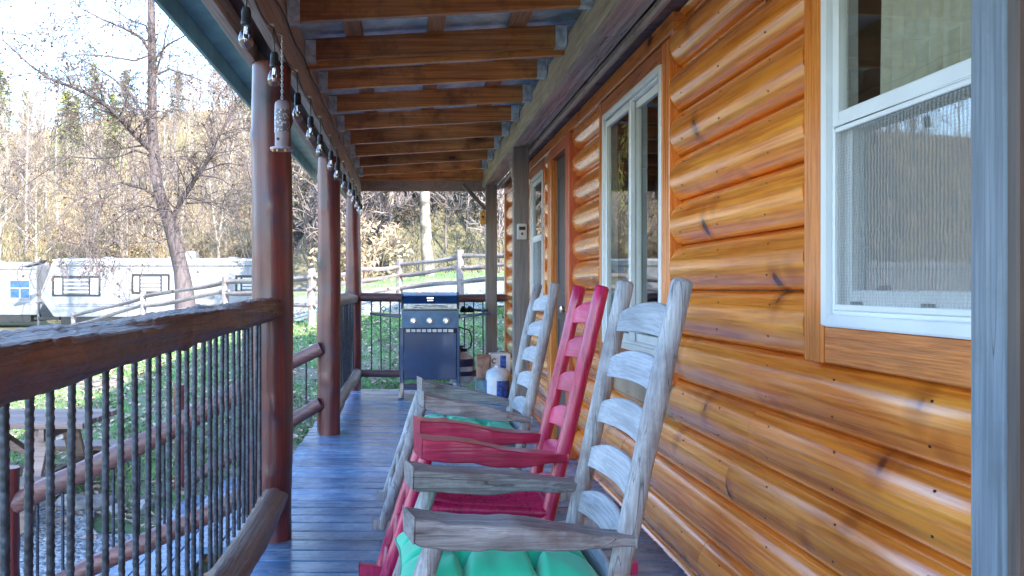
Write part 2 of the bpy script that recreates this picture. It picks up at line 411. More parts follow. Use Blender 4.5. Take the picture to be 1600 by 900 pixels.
M['deadleaf'] = plain('fallen leaves', (.46,.33,.25), .85, 0, .6, 9, 0)

# ------------------------------------------------------------------ terrain
def foot(X): return 44-19*sm((X+7)/4.5)
def gz(X, Y):
    s = 1/(1+math.exp(-(X+5)/1.6))
    d = max(0, min(Y, 24)-5)
    z = -.58 + .115*d*s
    F = foot(X)
    if Y > F:
        t = Y-F
        rt = sm((X+7)/4.5)
        z += (.33+.05*math.sin(X*.03+1))*min(t, 100) + rt*2.0*sm(t/3.5) + .5*math.sin(X*.21+Y*.13)*sm(t/12)
        if t > 100: z -= (t-100)*.25
    z += .03*math.sin(X*1.3)*math.cos(Y*1.1)*(1 if Y > 10.5 or X < -3 else .3)
    return z
def sheet(name, x0, x1, y0, y1, nx, ny, f, mat):
    xs = np.linspace(x0, x1, nx); ys = np.linspace(y0, y1, ny)
    v = [(x, y, f(x, y)) for y in ys for x in xs]
    fs = [(j*nx+i, j*nx+i+1, (j+1)*nx+i+1, (j+1)*nx+i) for j in range(ny-1) for i in range(nx-1)]
    me = bpy.data.meshes.new(name); me.from_pydata(v, [], fs); me.materials.append(mat)
    me.polygons.foreach_set('use_smooth', [True]*len(fs))
    o = bpy.data.objects.new(name, me); COL.objects.link(o); return tag(o, kind='structure')
sheet('ground', -34, 26, -16, 25, 121, 83, gz, M['ground'])
def far_z(X, Y):
    return gz(X, Y)
hl = sheet('hill', -260, 200, 25, 230, 185, 83, lambda x, y: gz(x, y), M['hill'])
# grassy flats left, right and behind beyond the detailed sheet, out to the horizon
sheet('far_ground_left', -900, -34, -600, 25, 9, 9, lambda x, y: gz(-34, y) if x > -40 else -.6, M['ground'])
sheet('far_ground_right', 26, 900, -600, 25, 9, 9, lambda x, y: gz(26, y) if x < 30 else -.6, M['ground'])
sheet('far_ground_back', -34, 26, -600, -16, 3, 5, lambda x, y: -.6, M['ground'])
# gravel drive across the yard and the gravel by the steps
def ribbon(name, pts, wd, mat, lift=.012, nseg=60, nw=9):
    P = [Vector((a, b, 0)) for a, b in pts]; vs = []; fs = []
    for i in range(nseg+1):
        t = i/nseg*(len(P)-1); k = min(int(t), len(P)-2); u = t-k
        p0 = P[max(k-1, 0)]; p1 = P[k]; p2 = P[k+1]; p3 = P[min(k+2, len(P)-1)]
        q = .5*((2*p1)+(p2-p0)*u+(2*p0-5*p1+4*p2-p3)*u*u+(3*p1-p0-3*p2+p3)*u**3)
        dq = (p2-p0)*.5*(1-u)+(p3-p1)*.5*u; n = Vector((-dq.y, dq.x, 0)).normalized()
        for j in range(nw):
            s = (j/(nw-1)-.5)*(wd+.3*math.sin(i*.9))
            x, y = q.x+n.x*s, q.y+n.y*s
            vs.append((x, y, gz(x, y)+lift))
    for i in range(nseg):
        for j in range(nw-1):
            a = i*nw+j; fs.append((a, a+1, a+nw+1, a+nw))
    me = bpy.data.meshes.new(name); me.from_pydata(vs, [], fs); me.materials.append(mat)
    o = bpy.data.objects.new(name, me); COL.objects.link(o); return tag(o, kind='structure')
ribbon('gravel_drive', [(-20,27.5), (-9,23.2), (-2.5,18.2), (3,19.3), (10,21), (20,22)], 4.6, M['gravel'], .035, 160, 15)
ribbon('gravel_path', [(-1.3,1.0), (-2.2,3.2), (-2.7,4.9), (-4.6,5.2), (-9,4.6)], 2.2, M['gravel'], .03, 80, 11)

# ------------------------------------------------------------------ cabin (wall at X about 1.1)
WX = 1.15; HY0, HY1 = -8.0, 9.56; HX1 = 8.2
cabin = thing('cabin', 'orange varnished log cabin wall along the right side of the porch', 'cabin', (WX, 4, 0))
C0, CH = .955-.187*6, .187          # siding courses
OPEN = [  # y0,y1,z0,z1 of openings incl. trims
    (1.345, 2.32, .951, 2.23), (3.52, 4.83, .74, 2.275), (5.62, 6.56, -.12, 2.27), (6.77, 7.62, .951, 2.25)]
def prof(z0, z1, full0, full1):
    out = []
    n = 14
    for i in range(n+1):
        t = i/n; z = z0+(z1-z0)*t
        tt = (z-full0)/(full1-full0)
        s = max(0, math.sin(PI*min(1, max(0, tt*.97+.03))))**.55
        out.append((WX-.002-.062*s, z))
    return out
def siding_piece(y0, y1, k, z0=None, z1=None):
    a, b = C0+k*CH, C0+(k+1)*CH
    z0 = a+.002 if z0 is None else z0; z1 = b-.002 if z1 is None else z1
    pr = prof(z0, z1, a, b)
    ny = max(1, int((y1-y0)/.4)); mb = MB(); vs = []; fs = []
    ys = [y0+(y1-y0)*j/ny for j in range(ny+1)]
    n = len(pr)
    ry = random.uniform(0, 9)
    for y in ys:
        for (x, z) in pr: vs.append((x+.0012*math.sin(y*2.1+ry), y, z))
        vs.append((WX+.02, y, z1)); vs.append((WX+.02, y, z0))
    m_ = n+2
    for j in range(ny):
        for i in range(m_):
            i2 = (i+1) % m_
            fs.append((j*m_+i, j*m_+i2, (j+1)*m_+i2, (j+1)*m_+i))
    fs.append(tuple(range(m_))); fs.append(tuple(range(ny*m_+m_-1, ny*m_-1, -1)))
    mb._add(vs, fs); mb.build('siding_log', M['siding'], cabin, smooth=True, ang=50, origin=((WX, (y0+y1)/2, (a+b)/2)))
for k in range(0, 14):
    a, b = C0+k*CH, C0+(k+1)*CH
    if b > 2.29: b = 2.29
    if a >= 2.28: break
    segs = [(HY0, HY1-.09)]
    cuts = []
    for (y0, y1, z0, z1) in OPEN:
        if z0 < b-.02 and z1 > a+.02: cuts.append((y0, y1, z0, z1))
    ns = []; y = HY0
    for (y0, y1, z0, z1) in cuts: ns.append((y, y0-.003)); y = y1+.003
    ns.append((y, HY1-.09))
    for (p, q) in ns:
        js = [p]
        if q-p > 2.6:
            step = random.uniform(1.7, 2.6); yy = p+step
            while yy < q-.6: js.append(yy); yy += random.uniform(2.2, 3.4)
        if k == 4 and p < 2.6 and q > 2.8:
            js = [j for j in js if abs(j-2.71) > .6]+[2.71]; js.sort()   # the joint seen in the wall
        js.append(q)
        for i in range(len(js)-1): siding_piece(js[i]+(.0015 if i else 0), js[i+1]-.0015, k, a+.002, b-.002)
# backing wall round the openings, other walls, floor, ceiling, roof
mb = MB()
y = HY0
for (y0, y1, z0, z1) in OPEN:
    i0, i1 = y0+.05, y1-.05
    mb.box(WX+.022, WX+.15, y, i0, -.55, 2.6)
    if z0 > 0: mb.box(WX+.022, WX+.15, i0, i1, -.55, z0+.05)
    mb.box(WX+.022, WX+.15, i0, i1, z1-.06, 2.6)
    y = i1
mb.box(WX+.022, WX+.15, y, HY1, -.55, 2.6)
mb.box(WX+.15, HX1, HY1-.12, HY1, -.55, 2.6); mb.box(WX+.15, HX1, HY0, HY0+.12, -.55, 2.6)
mb.box(HX1-.12, HX1, HY0+.12, HY1-.12, -.55, 2.6)
mb.build('wall_sheathing', M['interior'], cabin)
mb = MB(); mb.box(WX+.15, HX1-.12, HY0+.12, HY1-.12, -.1, 0); mb.build('interior_floor', M['interior'], cabin)
mb = MB(); mb.box(WX+.15, HX1-.12, HY0+.12, HY1-.12, 2.5, 2.58); mb.box(3.6, 3.7, HY0+.12, HY1-.12, 0, 2.5); mb.build('interior_partition', M['interior'], cabin)
mb = MB()
for (ya, yb) in ((HY0, HY0+.12), (HY1-.12, HY1)):
    mb.prism([(WX, 2.6), (HX1, 2.6), (4.67, 5.6)], ya, yb, 'y')
mb.build('gable', M['siding'], cabin)
mb = MB()
mb.hexa([(.92,HY0-.4,2.56),(4.67,HY0-.4,5.64),(4.67,HY1+.35,5.64),(.92,HY1+.35,2.56),(.92,HY0-.4,2.68),(4.67,HY0-.4,5.76),(4.67,HY1+.35,5.76),(.92,HY1+.35,2.68)])
mb.hexa([(4.67,HY0-.4,5.64),(8.7,HY0-.4,2.3),(8.7,HY1+.35,2.3),(4.67,HY1+.35,5.64),(4.67,HY0-.4,5.76),(8.7,HY0-.4,2.42),(8.7,HY1+.35,2.42),(4.67,HY1+.35,5.76)])
mb.build('roof', M['shingle'], cabin)
# corner board and top trim
mb = MB(); mb.box(1.075, WX+.03, HY1-.088, HY1+.012, -.12, 2.285); mb.build('corner_board', M['sidingx'], cabin, bevel=.004)
tt = [(HY0, 2.4), (3.44, 5.4), (5.4, 7.7), (7.7, HY1-.09)]
for (a, b) in tt[1:]:
    mb = MB(); mb.box(1.078, WX+.02, a+.002, b-.002, 2.205, 2.286); mb.build('top_trim', M['trim'], cabin, bevel=.004)
def board(name, y0, y1, z0, z1, mat, x0=1.088, x1=WX+.02, bev=.004):
    mb = MB(); mb.box(x0, x1, y0, y1, z0, z1)
    return mb.build(name, mat, cabin, bevel=bev, origin=(x0, (y0+y1)/2, (z0+z1)/2))
def nails(parent, pts, x):
    mb = MB()
    for (y, z) in pts: mb.lathe([(.0035, 0), (.003, -.0015)], (x, y, z), 6, 'x')
    mb.build('nail_head', M['nail'], parent)
# nail heads on the siding, seen as dark dots
mb = MB()
for k in range(0, 13):
    zc = C0+(k+.5)*CH
    for y in np.arange(1.35, 9.3, .405):
        y = y+.03*hash1(k, y)
        if any(y0-.02 < y < y1+.02 and z0-.02 < zc < z1+.1 for (y0, y1, z0, z1) in OPEN): continue
        for dz in (-.045, .05):
            zz = zc+dz; tt_ = (zz-(C0+k*CH))/CH
            x = WX-.002-.062*math.sin(PI*(tt_*.97+.03))**.55
            if zz < 2.2: mb.lathe([(.0038, .002), (.0032, -.0012)], (x, y, zz), 6, 'x')
mb.build('nail_head', M['nail'], cabin)['kind'] = 'stuff'

def frame4(mb, x0, x1, y0, y1, z0, z1, t, tb=None):
    tb = tb or t
    mb.box(x0, x1, y0, y0+t, z0, z1); mb.box(x0, x1, y1-t, y1, z0, z1)
    mb.box(x0, x1, y0+t, y1-t, z1-t, z1); mb.box(x0, x1, y0+t, y1-t, z0, z0+tb)
def window(kind, y0, y1, z0, z1, label):
    wn = part('window', cabin, label, (1.1, (y0+y1)/2, z0))
    mb = MB(); frame4(mb, 1.082, 1.165, y0, y1, z0, z1, .03)
    frame4(mb, 1.098, 1.16, y0+.03, y1-.03, z0+.03, z1-.03, .012)
    mb.build('window_frame', M['white'], wn, bevel=.003)
    def pane(xa, a, b, c, d):
        m2 = MB(); m2.box(xa, xa+.004, a, b, c, d); m2.build('glass_pane', M['glass'], wn)
    a, b, c, d = y0+.042, y1-.042, z0+.042, z1-.042
    if kind == 'hung':
        zm = (c+d)/2-.01
        mb = MB(); frame4(mb, 1.093, 1.118, a, b, zm-.012, d, .032, .036); mb.build('upper_sash', M['white'], wn, bevel=.003)
        pane(1.103, a+.03, b-.03, zm+.02, d-.03)
        mb = MB(); frame4(mb, 1.122, 1.150, a, b, c, zm+.02, .042, .05); mb.build('lower_sash', M['white'], wn, bevel=.003)
        pane(1.134, a+.04, b-.04, c+.048, zm-.02)
        mb = MB(); frame4(mb, 1.093, 1.106, a, b, c, zm-.014, .014); mb.build('screen_frame', M['white'], wn, bevel=.002)
        mb = MB(); mb.box(1.099, 1.1, a+.014, b-.014, c+.014, zm-.028); mb.build('insect_screen', M['screen'], wn)
        mb = MB(); mb.box(1.108, 1.122, b-.09, b-.06, c+.006, c+.022); mb.box(1.108, 1.122, a+.30, a+.33, c+.006, c+.022); mb.build('latch', M['black'], wn)
    else:
        ym = (a+b)/2
        mb = MB(); frame4(mb, 1.093, 1.118, ym-.02, b, c, d, .034); mb.build('fixed_sash', M['white'], wn, bevel=.003)
        pane(1.105, ym+.014, b-.034, c+.034, d-.034)
        mb = MB(); frame4(mb, 1.122, 1.148, a, ym+.015, c, d, .038); mb.build('sliding_sash', M['white'], wn, bevel=.003)
        pane(1.135, a+.038, ym-.022, c+.038, d-.038)
    return wn
W1 = window('hung', 1.45, 2.215, 1.052, 2.12, 'double hung window with insect screen beside the grey post')
W2 = window('slide', 3.63, 4.73, .845, 2.118, 'sliding window with a wreath behind the glass')
W3 = window('hung', 6.87, 7.52, 1.052, 2.12, 'small window beyond the door')
# trims round windows
board('window_trim', 2.216, 2.32, .951, 2.23, M['sidingx']); board('window_trim', 1.345, 1.449, .951, 2.23, M['sidingx'])
board('window_trim', 1.451, 2.214, .953, 1.05, wood('coarse grained sill board', (.22,.035,.008), (.60,.13,.02), (.84,.30,.07), 'y', .4, .2, 0, 1.6, .6), 1.092)
board('window_trim', 1.451, 2.214, 2.122, 2.23, M['trim'])
board('window_trim', 3.525, 3.628, .74, 2.2, M['sidingx']); board('window_trim', 4.732, 4.826, .74, 2.2, M['sidingx'])
board('window_trim', 3.63, 4.73, 2.12, 2.2, M['trim']); board('window_trim', 3.63, 4.73, .742, .842, M['trim'])
board('window_trim', 6.775, 6.868, .951, 2.2, M['sidingx']); board('window_trim', 7.522, 7.615, .951, 2.2, M['sidingx'])
board('window_trim', 6.87, 7.52, 2.12, 2.2, M['trim']); board('window_trim', 6.87, 7.52, .953, 1.05, M['trim'])
# door
dr = part('door', cabin, 'dark grey door between red brown side boards', (1.1, 6.1, 0))
mb = MB(); mb.box(1.12, 1.16, 5.76, 6.4, .02, 2.12); mb.build('door_panel', M['doorgrey'], dr, bevel=.004)
for (za, zb) in ((.15, .95), (1.1, 2.0)):
    mb = MB(); frame4(mb, 1.112, 1.122, 5.84, 6.32, za, zb, .03); mb.build('door_moulding', M['doorgrey'], dr, bevel=.002)
mb = MB(); mb.lathe([(.02,0), (.025,-.01), (.012,-.02), (.012,-.04), (.028,-.05), (.028,-.07), (.01,-.08)], (1.12, 5.83, 1.0), 14, 'x'); mb.build('door_handle', M['chrome'], dr, smooth=True)
board('door_trim', 5.625, 5.755, 0, 2.2, M['redtrim'], 1.065); board('door_trim', 6.405, 6.555, 0, 2.2, M['sidingx'], 1.075)
board('door_trim', 5.757, 6.403, 2.122, 2.2, M['redtrim'], 1.07)
# curtains and wreath behind the glass
def curtain(label, x, y0, y1, z0, z1, mat, fold=.05, amp=.018):
    n = int((y1-y0)/.012); vs = []; fs = []
    for j in range(n+1):
        y = y0+(y1-y0)*j/n
        for (z, s) in ((z0, 1.2), ((z0+z1)/2, 1), (z1, .6)):
            vs.append((x+amp*s*math.sin(y/fold*2*PI+.7*math.sin(y*9)), y, z))
    for j in range(n):
        for i in range(2): a = j*3+i; fs.append((a, a+1, a+4, a+3))
    mb = MB(); mb._add(vs, fs)
    o = mb.build('curtain', mat, None, smooth=True, ang=180, origin=(x, (y0+y1)/2, z0))
    md = o.modifiers.new('thick', 'SOLIDIFY'); md.thickness = .003
    return tag(o, label, 'curtain')
curtain('cream curtain hanging inside the near double hung window', 1.19, 1.47, 2.10, 1.56, 2.11, M['curtain'])
curtain('green curtain hanging inside the near pane of the sliding window', 1.25, 3.70, 4.0, .86, 2.10, M['greencurtain'], .07, .025)
curtain('pale curtain inside the small window beyond the door', 1.25, 6.9, 7.3, 1.5, 2.1, M['curtain'])
wr = thing('wreath', 'gold green leaf wreath hanging inside the far pane of the sliding window', 'wreath', (1.15, 4.5, 1.75))
mb = MB()
for i in range(260):
    a = random.uniform(0, 2*PI); r = .155+random.gauss(0, .03); c = Vector((1.155+random.uniform(-.012,.015), 4.46+r*math.cos(a), 1.78+r*1.15*math.sin(a)))
    if i % 4 == 0 and False: pass
    d = Vector((random.uniform(-.3,.3), math.cos(a+random.uniform(-.8,.8)+1.2), math.sin(a+random.uniform(-.8,.8)+1.2))).normalized()*random.uniform(.02,.045)
    n = d.cross(Vector((1,0,0))).normalized()*.010
    mb._add([c-d, c+n, c+d, c-n], [(0,1,2,3)])
for i in range(60):
    c = Vector((1.155+random.uniform(-.01,.01), 4.46+random.gauss(0,.05), 1.58-abs(random.gauss(0,.28))))
    d = Vector((0, random.uniform(-.4,.4), -1)).normalized()*random.uniform(.015,.03); n = Vector((0,.007,0))
    mb._add([c-d, c+n, c+d, c-n], [(0,1,2,3)])
mb.build('leaf_spray', M['leafgold'], wr)
mb = MB(); mb.tube([(1.16, 4.46+.155*math.cos(i*PI/12), 1.78+.178*math.sin(i*PI/12)) for i in range(25)], .009, 6); mb.build('wreath_ring', M['bark'], wr)

# ------------------------------------------------------------------ porch deck
deck = thing('porch_deck', 'blue grey stained plank deck of the porch', 'deck', (.17, 4, 0))
BW = .1432
dm = []
for v_ in range(6):
    mb = MB(); n = 14
    zs = [random.uniform(-.0018, .0018) for _ in range(n+1)]
    vs = []; x0, x1 = -.98, .965
    for i in range(n+1):
        x = x0+(x1-x0)*i/n
        e = random.uniform(-.0012,.0012)
        for (yy, zz) in ((-BW/2+.004, -.036), (-BW/2+.004+e, -.004), (-BW/2+.009+e, zs[i]), (0, zs[i]-.001), (BW/2-.009+e, zs[i]), (BW/2-.004+e, -.004), (BW/2-.004, -.036)):
            vs.append((x, yy, zz))
    fs = []
    for i in range(n):
        for k in range(7): k2 = (k+1) % 7; fs.append((i*7+k, i*7+k2, (i+1)*7+k2, (i+1)*7+k))
    fs.append(tuple(range(7))); fs.append(tuple(range(n*7+6, n*7-1, -1)))
    mb._add(vs, fs)
    for q in (-.88, -.3, .3, .88):
        for yy in (-.035, .035): mb.lathe([(.0045, -.002), (.004, .0022)], (q+random.uniform(-.01,.01), yy+random.uniform(-.006,.006), 0), 6)
    dm.append(mb)
y = 9.56-BW/2; i = 0; meshes = {}
while y > -2:
    k = random.randrange(6)
    if k not in meshes:
        o = dm[k].build('deck_board', M['deck'], deck, smooth=True, ang=25, origin=(0,0,0)); meshes[k] = o.data
    else:
        o = bpy.data.objects.new('deck_board', meshes[k]); COL.objects.link(o); o.parent = deck
    o.location = Vector((.172+random.uniform(-.006,.006), y, random.uniform(-.002,.0015)))-deck.location
    y -= BW; i += 1
mb = MB(); mb.box(-.80, -.76, -2, 9.52, -.2, -.04); mb.box(-.76, 1.15, 9.50, 9.54, -.2, -.04); mb.build('rim_joist', M['lowrail'], deck, bevel=.004)
mb = MB()
for yy in np.arange(-1.8, 9.4, .6): mb.box(-.758, 1.14, yy, yy+.04, -.2, -.042)
mb.build('joist', M['purlin'], deck)['kind'] = 'stuff'
# steps down to the yard
st = thing('porch_steps', 'wooden steps going down to the yard between the two near log posts', 'steps', (-1.2, 5.25, -.58))
for i in range(3):
    for j in range(2):
        mb = MB(); x1 = -.815-i*.29-j*.143; mb.box(x1-.138, x1, 4.18, 6.37, -.14*(i+1)-.035-.0*j, -.14*(i+1)); mb.build('tread', M['deck'], st, bevel=.004)
for yy in (4.22, 5.25, 6.3):
    mb = MB(); mb.prism([(-.81,-.19), (-1.69,-.6), (-1.69,-.66), (-.81,-.66)], yy, yy+.045, 'y'); mb.build('stringer', M['purlin'], st)

# ------------------------------------------------------------------ log posts
def knotted_log(name, a, b, r0, r1, mat, parent=None, seed=0, n=20, m=34, wob=.008, knots=6, bow=0, flat=0):
    a = Vector(a); b = Vector(b); d = (b-a); L = d.length; dn = d/L
    side = dn.cross(Vector((0,0,1))) if abs(dn.z) < .9 else Vector((1,0,0)); side.normalize(); up = side.cross(dn)
    rs = random.Random(seed)
    kn = [(rs.uniform(.08,.95), rs.randrange(n), rs.uniform(.05,.09), rs.uniform(.08,.2)) for _ in range(knots)]
    ph = [rs.uniform(0, 6.3) for _ in range(8)]
    pts = []; rad = []
    for i in range(m+1):
        t = i/m
        off = side*(wob*math.sin(t*7+ph[0])+wob*.5*math.sin(t*17+ph[1]))+up*(wob*math.sin(t*6+ph[2])+bow*math.sin(PI*t))
        pts.append(a+d*t+off)
        base = r0+(r1-r0)*t; rr = []
        for k in range(n):
            an = 2*PI*k/n
            v = base*(1+.035*math.sin(2*an+ph[3]+t*3)+.022*math.sin(3*an+ph[4]-t*5)+.018*math.sin(t*23+ph[5]+an)+(.012+flat*.25)*rs.uniform(-1,1)+flat*math.sin(5*an+t*11+ph[6])*math.sin(t*14+an))
            for (kt, kk, ks, kh) in kn:
                dk = min((k-kk) % n, (kk-k) % n)/n*2*PI*base; dt = (t-kt)*L
                q = (dk*dk+dt*dt)/(ks*.5)**2
                v += base*kh*math.exp(-q*2.2)
            rr.append(v)
        rad.append(rr)
    mb = MB(); mb.tube(pts, rad, n)
    return mb.build(name, mat, parent, smooth=True, ang=60)
PX = -.635
for (Y, lab, sd, r) in ((3.87, 'nearest thick red brown log post of the porch with the bird feeder in front', 3, .096), (6.62, 'middle red brown log post on the far side of the steps', 5, .092), (9.5, 'far corner red brown log post where the railings meet', 8, .089)):
    p = thing('log_post', lab, 'post', (PX, Y, 0), 'round log posts of the porch')
    knotted_log('log_shaft', (PX, Y, 0.001), (PX, Y, 2.176), r, r*.93, M['logpost'], p, sd, 24, 60, .003, 9)
p = thing('log_post', 'log post behind the viewer at the near end of the railing', 'post', (PX, .25, 0), 'round log posts of the porch')
knotted_log('log_shaft', (PX, .25-.9, 0.001), (PX, .25-.9, 2.176), .096, .09, M['logpost'], p, 11, 24, 40, .003, 6)

# ------------------------------------------------------------------ railings
def rebar_mesh(L, r=.0078):
    mb = MB(); m = int(L/.006); pts = []; rad = []
    for i in range(m+1):
        pts.append((0, 0, -L/2+L*i/m)); e = .0013
        rad.append([r-.0004+e*(1 if (i*3+k) % 9 < 3 else 0) for k in range(9)])
    mb.tube(pts, rad, 9); return mb
RB = {}
def rebar(parent, x, y, z0, z1, lean=0):
    L = round(z1-z0, 2)
    if L not in RB:
        o = rebar_mesh(L).build('baluster', M['rebar'], parent, smooth=True, ang=60, origin=(0,0,0)); RB[L] = o.data
    else:
        o = bpy.data.objects.new('baluster', RB[L]); COL.objects.link(o); o.parent = parent
    o.location = Vector((x, y, (z0+z1)/2))-wloc(parent); o.rotation_euler = (random.gauss(0,.006), random.gauss(0,.006)+lean, random.uniform(0,6))
    return o
r1 = thing('porch_railing', 'near railing with thick gnarled log top rail and dark rebar balusters', 'railing', (-.65, 2.2, 0))
knotted_log('top_rail', (-.655, -.55, 1.03), (-.632, 3.80, 1.038), .0505, .051, M['lograil'], r1, 21, 24, 170, .016, 40, .006, .16)
knotted_log('bottom_rail', (-.645, -.55, .19), (-.60, 3.82, .205), .060, .058, M['lowrail'], r1, 22, 20, 110, .012, 16, 0, .08)
for px in (6,42,77,108,138,163,188,210,230,246,263,277,291,302,315,327,336,345,354,364,372,380,386,393,399,405):
    Y = 866/(640-px-.0); rebar(r1, -.657, Y, .22, 1.02)
for Y in np.arange(1.27, -.5, -.095): rebar(r1, -.657, Y, .22, 1.02)
r2 = thing('porch_railing', 'left railing between the middle and the far corner log posts', 'railing', (-.64, 8, 0))
knotted_log('top_rail', (-.635, 6.66, 1.04), (-.615, 9.46, 1.035), .055, .05, M['lowrail'], r2, 31, 18, 50, .008, 6, 0, .05)
knotted_log('bottom_rail', (-.62, 6.66, .17), (-.60, 9.46, .20), .055, .055, M['lowrail'], r2, 32, 18, 50, .014, 6, -.015, .05)
for Y in np.arange(6.80, 9.4, .102): rebar(r2, -.63, Y, .22, 1.02)
r3 = thing('porch_railing', 'end railing across the far end of the porch behind the grill', 'railing', (.2, 9.5, 0))
knotted_log('top_rail', (-.58, 9.5, 1.042), (1.10, 9.5, 1.035), .048, .046, M['lograilx'], r3, 41, 18, 40, .004, 4)
knotted_log('bottom_rail', (-.58, 9.5, .187), (1.10, 9.5, .187), .045, .045, M['lograilx'], r3, 42, 18, 40, .004, 4)
for X in np.arange(-.43, 1.0, .105): rebar(r3, X, 9.5, .2, 1.03)
def stair_rail(lab, Y, xa, za, xb, zb, bza, bzb, px, ptop, seed):
    t = thing('stair_railing', lab, 'railing', (xa, Y, 0))
    knotted_log('top_rail', (xa, Y, za), (xb, Y, zb), .052, .048, M['lograilx'], t, seed, 16, 30, .008, 5, 0, .04)
    knotted_log('bottom_rail', (xa, Y, bza), (xb, Y, bzb), .05, .045, M['lograilx'], t, seed+1, 16, 30, .008, 5, 0, .04)
    knotted_log('end_post', (px, Y, gz(px, Y)-.1), (px, Y, ptop), .058, .052, M['logpost'], t, seed+2, 16, 30, .004, 4)
    n = int(abs(xb-xa)/.115)
    for i in range(1, n):
        u = i/n; x = xa+(xb-xa)*u
        rebar(t, x, Y, bza+(bzb-bza)*u, za+(zb-za)*u)
stair_rail('near stair railing sloping down left from the nearest log post', 4.08, -.70, .70, -1.93, .09, .20, -.40, -1.95, .28, 51)
stair_rail('far stair railing sloping down left from the middle log post', 6.55, -.69, .69, -1.74, .12, .25, -.37, -1.78, .40, 61)

# ------------------------------------------------------------------ porch roof
roof = thing('porch_roof', 'open rafter porch roof with metal sheets above', 'roof', (0, 4, 2.3))
def zb(X): return 2.364+.057*(X+.62)
rys = [3.87+.655*k for k in range(-8, 9)]
def rafter(Y, dz=0, x0=-.56, x1=.84):
    mb = MB(); h = .118; t = .019
    mb.hexa([(x0,Y-t,zb(x0)+dz),(x1,Y-t,zb(x1)+dz),(x1,Y+t,zb(x1)+dz),(x0,Y+t,zb(x0)+dz),
             (x0,Y-t,zb(x0)+h),(x1,Y-t,zb(x1)+h),(x1,Y+t,zb(x1)+h),(x0,Y+t,zb(x0)+h)])
    mb.build('rafter', M['rafter'], roof, bevel=.003, origin=(0, Y, zb(0)))
for Y in rys:
    rafter(Y)
    if abs(Y-4.525) < .01: rafter(Y+.055, -.03)
# hangers
def hanger(side, Y):
    mb = MB(); s = side
    xf = -.557 if s < 0 else .837
    d = .055 if s < 0 else -.055
    z0 = zb(xf)
    mb.box(xf, xf+d, Y-.026, Y-.0235, z0-.004, z0+.11); mb.box(xf, xf+d, Y+.0235, Y+.026, z0-.004, z0+.11)
    mb.box(xf, xf+d, Y-.026, Y+.026, z0-.006, z0-.0035)
    xw = xf+(.0025 if s < 0 else -.0025)
    mb.box(xf+.0005*(-s), xw, Y-.065, Y-.027, z0-.002, z0+.10); mb.box(xf+.0005*(-s), xw, Y+.027, Y+.065, z0-.002, z0+.10)
    # angled lip
    mb.prism([(Y-.026, z0-.006), (Y-.075, z0+.03), (Y-.026, z0+.05)], xf+.003*(-s), xf+.006*(-s), 'x')
    for dz in (.03, .06, .09):
        mb.lathe([(.004, 0), (.004, -.003*1)], (xw-(.0 if s > 0 else -.003), Y-.046, z0+dz), 6, 'x')
        mb.lathe([(.004, 0), (.004, .003)], (xf+d*.5, Y-.029, z0+dz), 6, 'y')
    mb.build('joist_hanger', M['galv'], roof, origin=(xf, Y, z0))
for Y in rys:
    if Y > 1: hanger(-1, Y); hanger(1, Y)
for X in (-.30, .14, .58):
    mb = MB(); z = zb(X)+.1185; mb.box(X-.045, X+.045, rys[0]-.3, 9.74, z, z+.054); mb.build('purlin', M['purlin'], roof, origin=(X, 4, z))
# corrugated metal roof
vs = []; fs = []; ys = []
yy = rys[0]-.5
while yy < 9.95:
    ys += [(yy, 0), (yy+.19, 0), (yy+.205, .02), (yy+.235, .02)]; yy += .25
xs = [-1.10, -.5, 0, .5, .99]
for (y_, dz) in ys:
    for x in xs: vs.append((x, y_, zb(x)+.1735+dz))
nx = len(xs)
for j in range(len(ys)-1):
    for i in range(nx-1): a = j*nx+i; fs.append((a, a+1, a+nx+1, a+nx))
mb = MB(); mb._add(vs, fs); o = mb.build('roof_sheet', M['roofmetal'], roof)
md = o.modifiers.new('thick', 'SOLIDIFY'); md.thickness = .0015; md.offset = 1
# overhang boards, outside of the outer beam, painted green grey, butted along the eave
yy = rys[0]-.4
while yy < 9.8:
    L = 2.44 if yy+2.44 < 9.9 else 9.9-yy
    mb = MB(); mb.hexa([(-1.08,yy,zb(-1.08)+.150),(-.76,yy,zb(-.76)+.150),(-.76,yy+L-.006,zb(-.76)+.150),(-1.08,yy+L-.006,zb(-1.08)+.150),
        (-1.08,yy,zb(-1.08)+.165),(-.76,yy,zb(-.76)+.165),(-.76,yy+L-.006,zb(-.76)+.165),(-1.08,yy+L-.006,zb(-1.08)+.165)])
    mb.build('overhang_board', M['overhang'], roof); yy += L
mb = MB(); mb.box(-1.105, -1.083, rys[0]-.4, 9.9, zb(-1.1)+.05, zb(-1.1)+.168); mb.build('eave_fascia', M['overhang'], roof, bevel=.003)
# beams
def ybeam(name, x0, x1, z0, z1, mat, cuts, y0=rys[0]-.3, y1=9.72):
    pts = [y0]+list(cuts)+[y1]
    for a, b in zip(pts[:-1], pts[1:]):
        mb = MB(); mb.box(x0, x1, a+.001, b-.001, z0, z1); mb.build(name, mat, roof, bevel=.003, origin=((x0+x1)/2, (a+b)/2, z0))
ybeam('outer_beam', -.745, -.700, 2.178, 2.47, M['greybeam'], (3.9, 6.65))
ybeam('inner_beam', -.600, -.560, 2.178, 2.47, M['greybeam'], (1.3, 6.62))
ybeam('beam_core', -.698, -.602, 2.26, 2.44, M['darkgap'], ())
ybeam('wall_beam', .842, .895, 2.318, 2.50, M['ledger'], (2.2, 5.1, 8.0))
ybeam('wall_beam', .897, .952, 2.316, 2.53, M['greybeam'], (3.9, 6.9))
ybeam('wall_beam', .954, 1.0, 2.322, 2.53, M['greybeam'], (1.9, 4.75, 7.6))
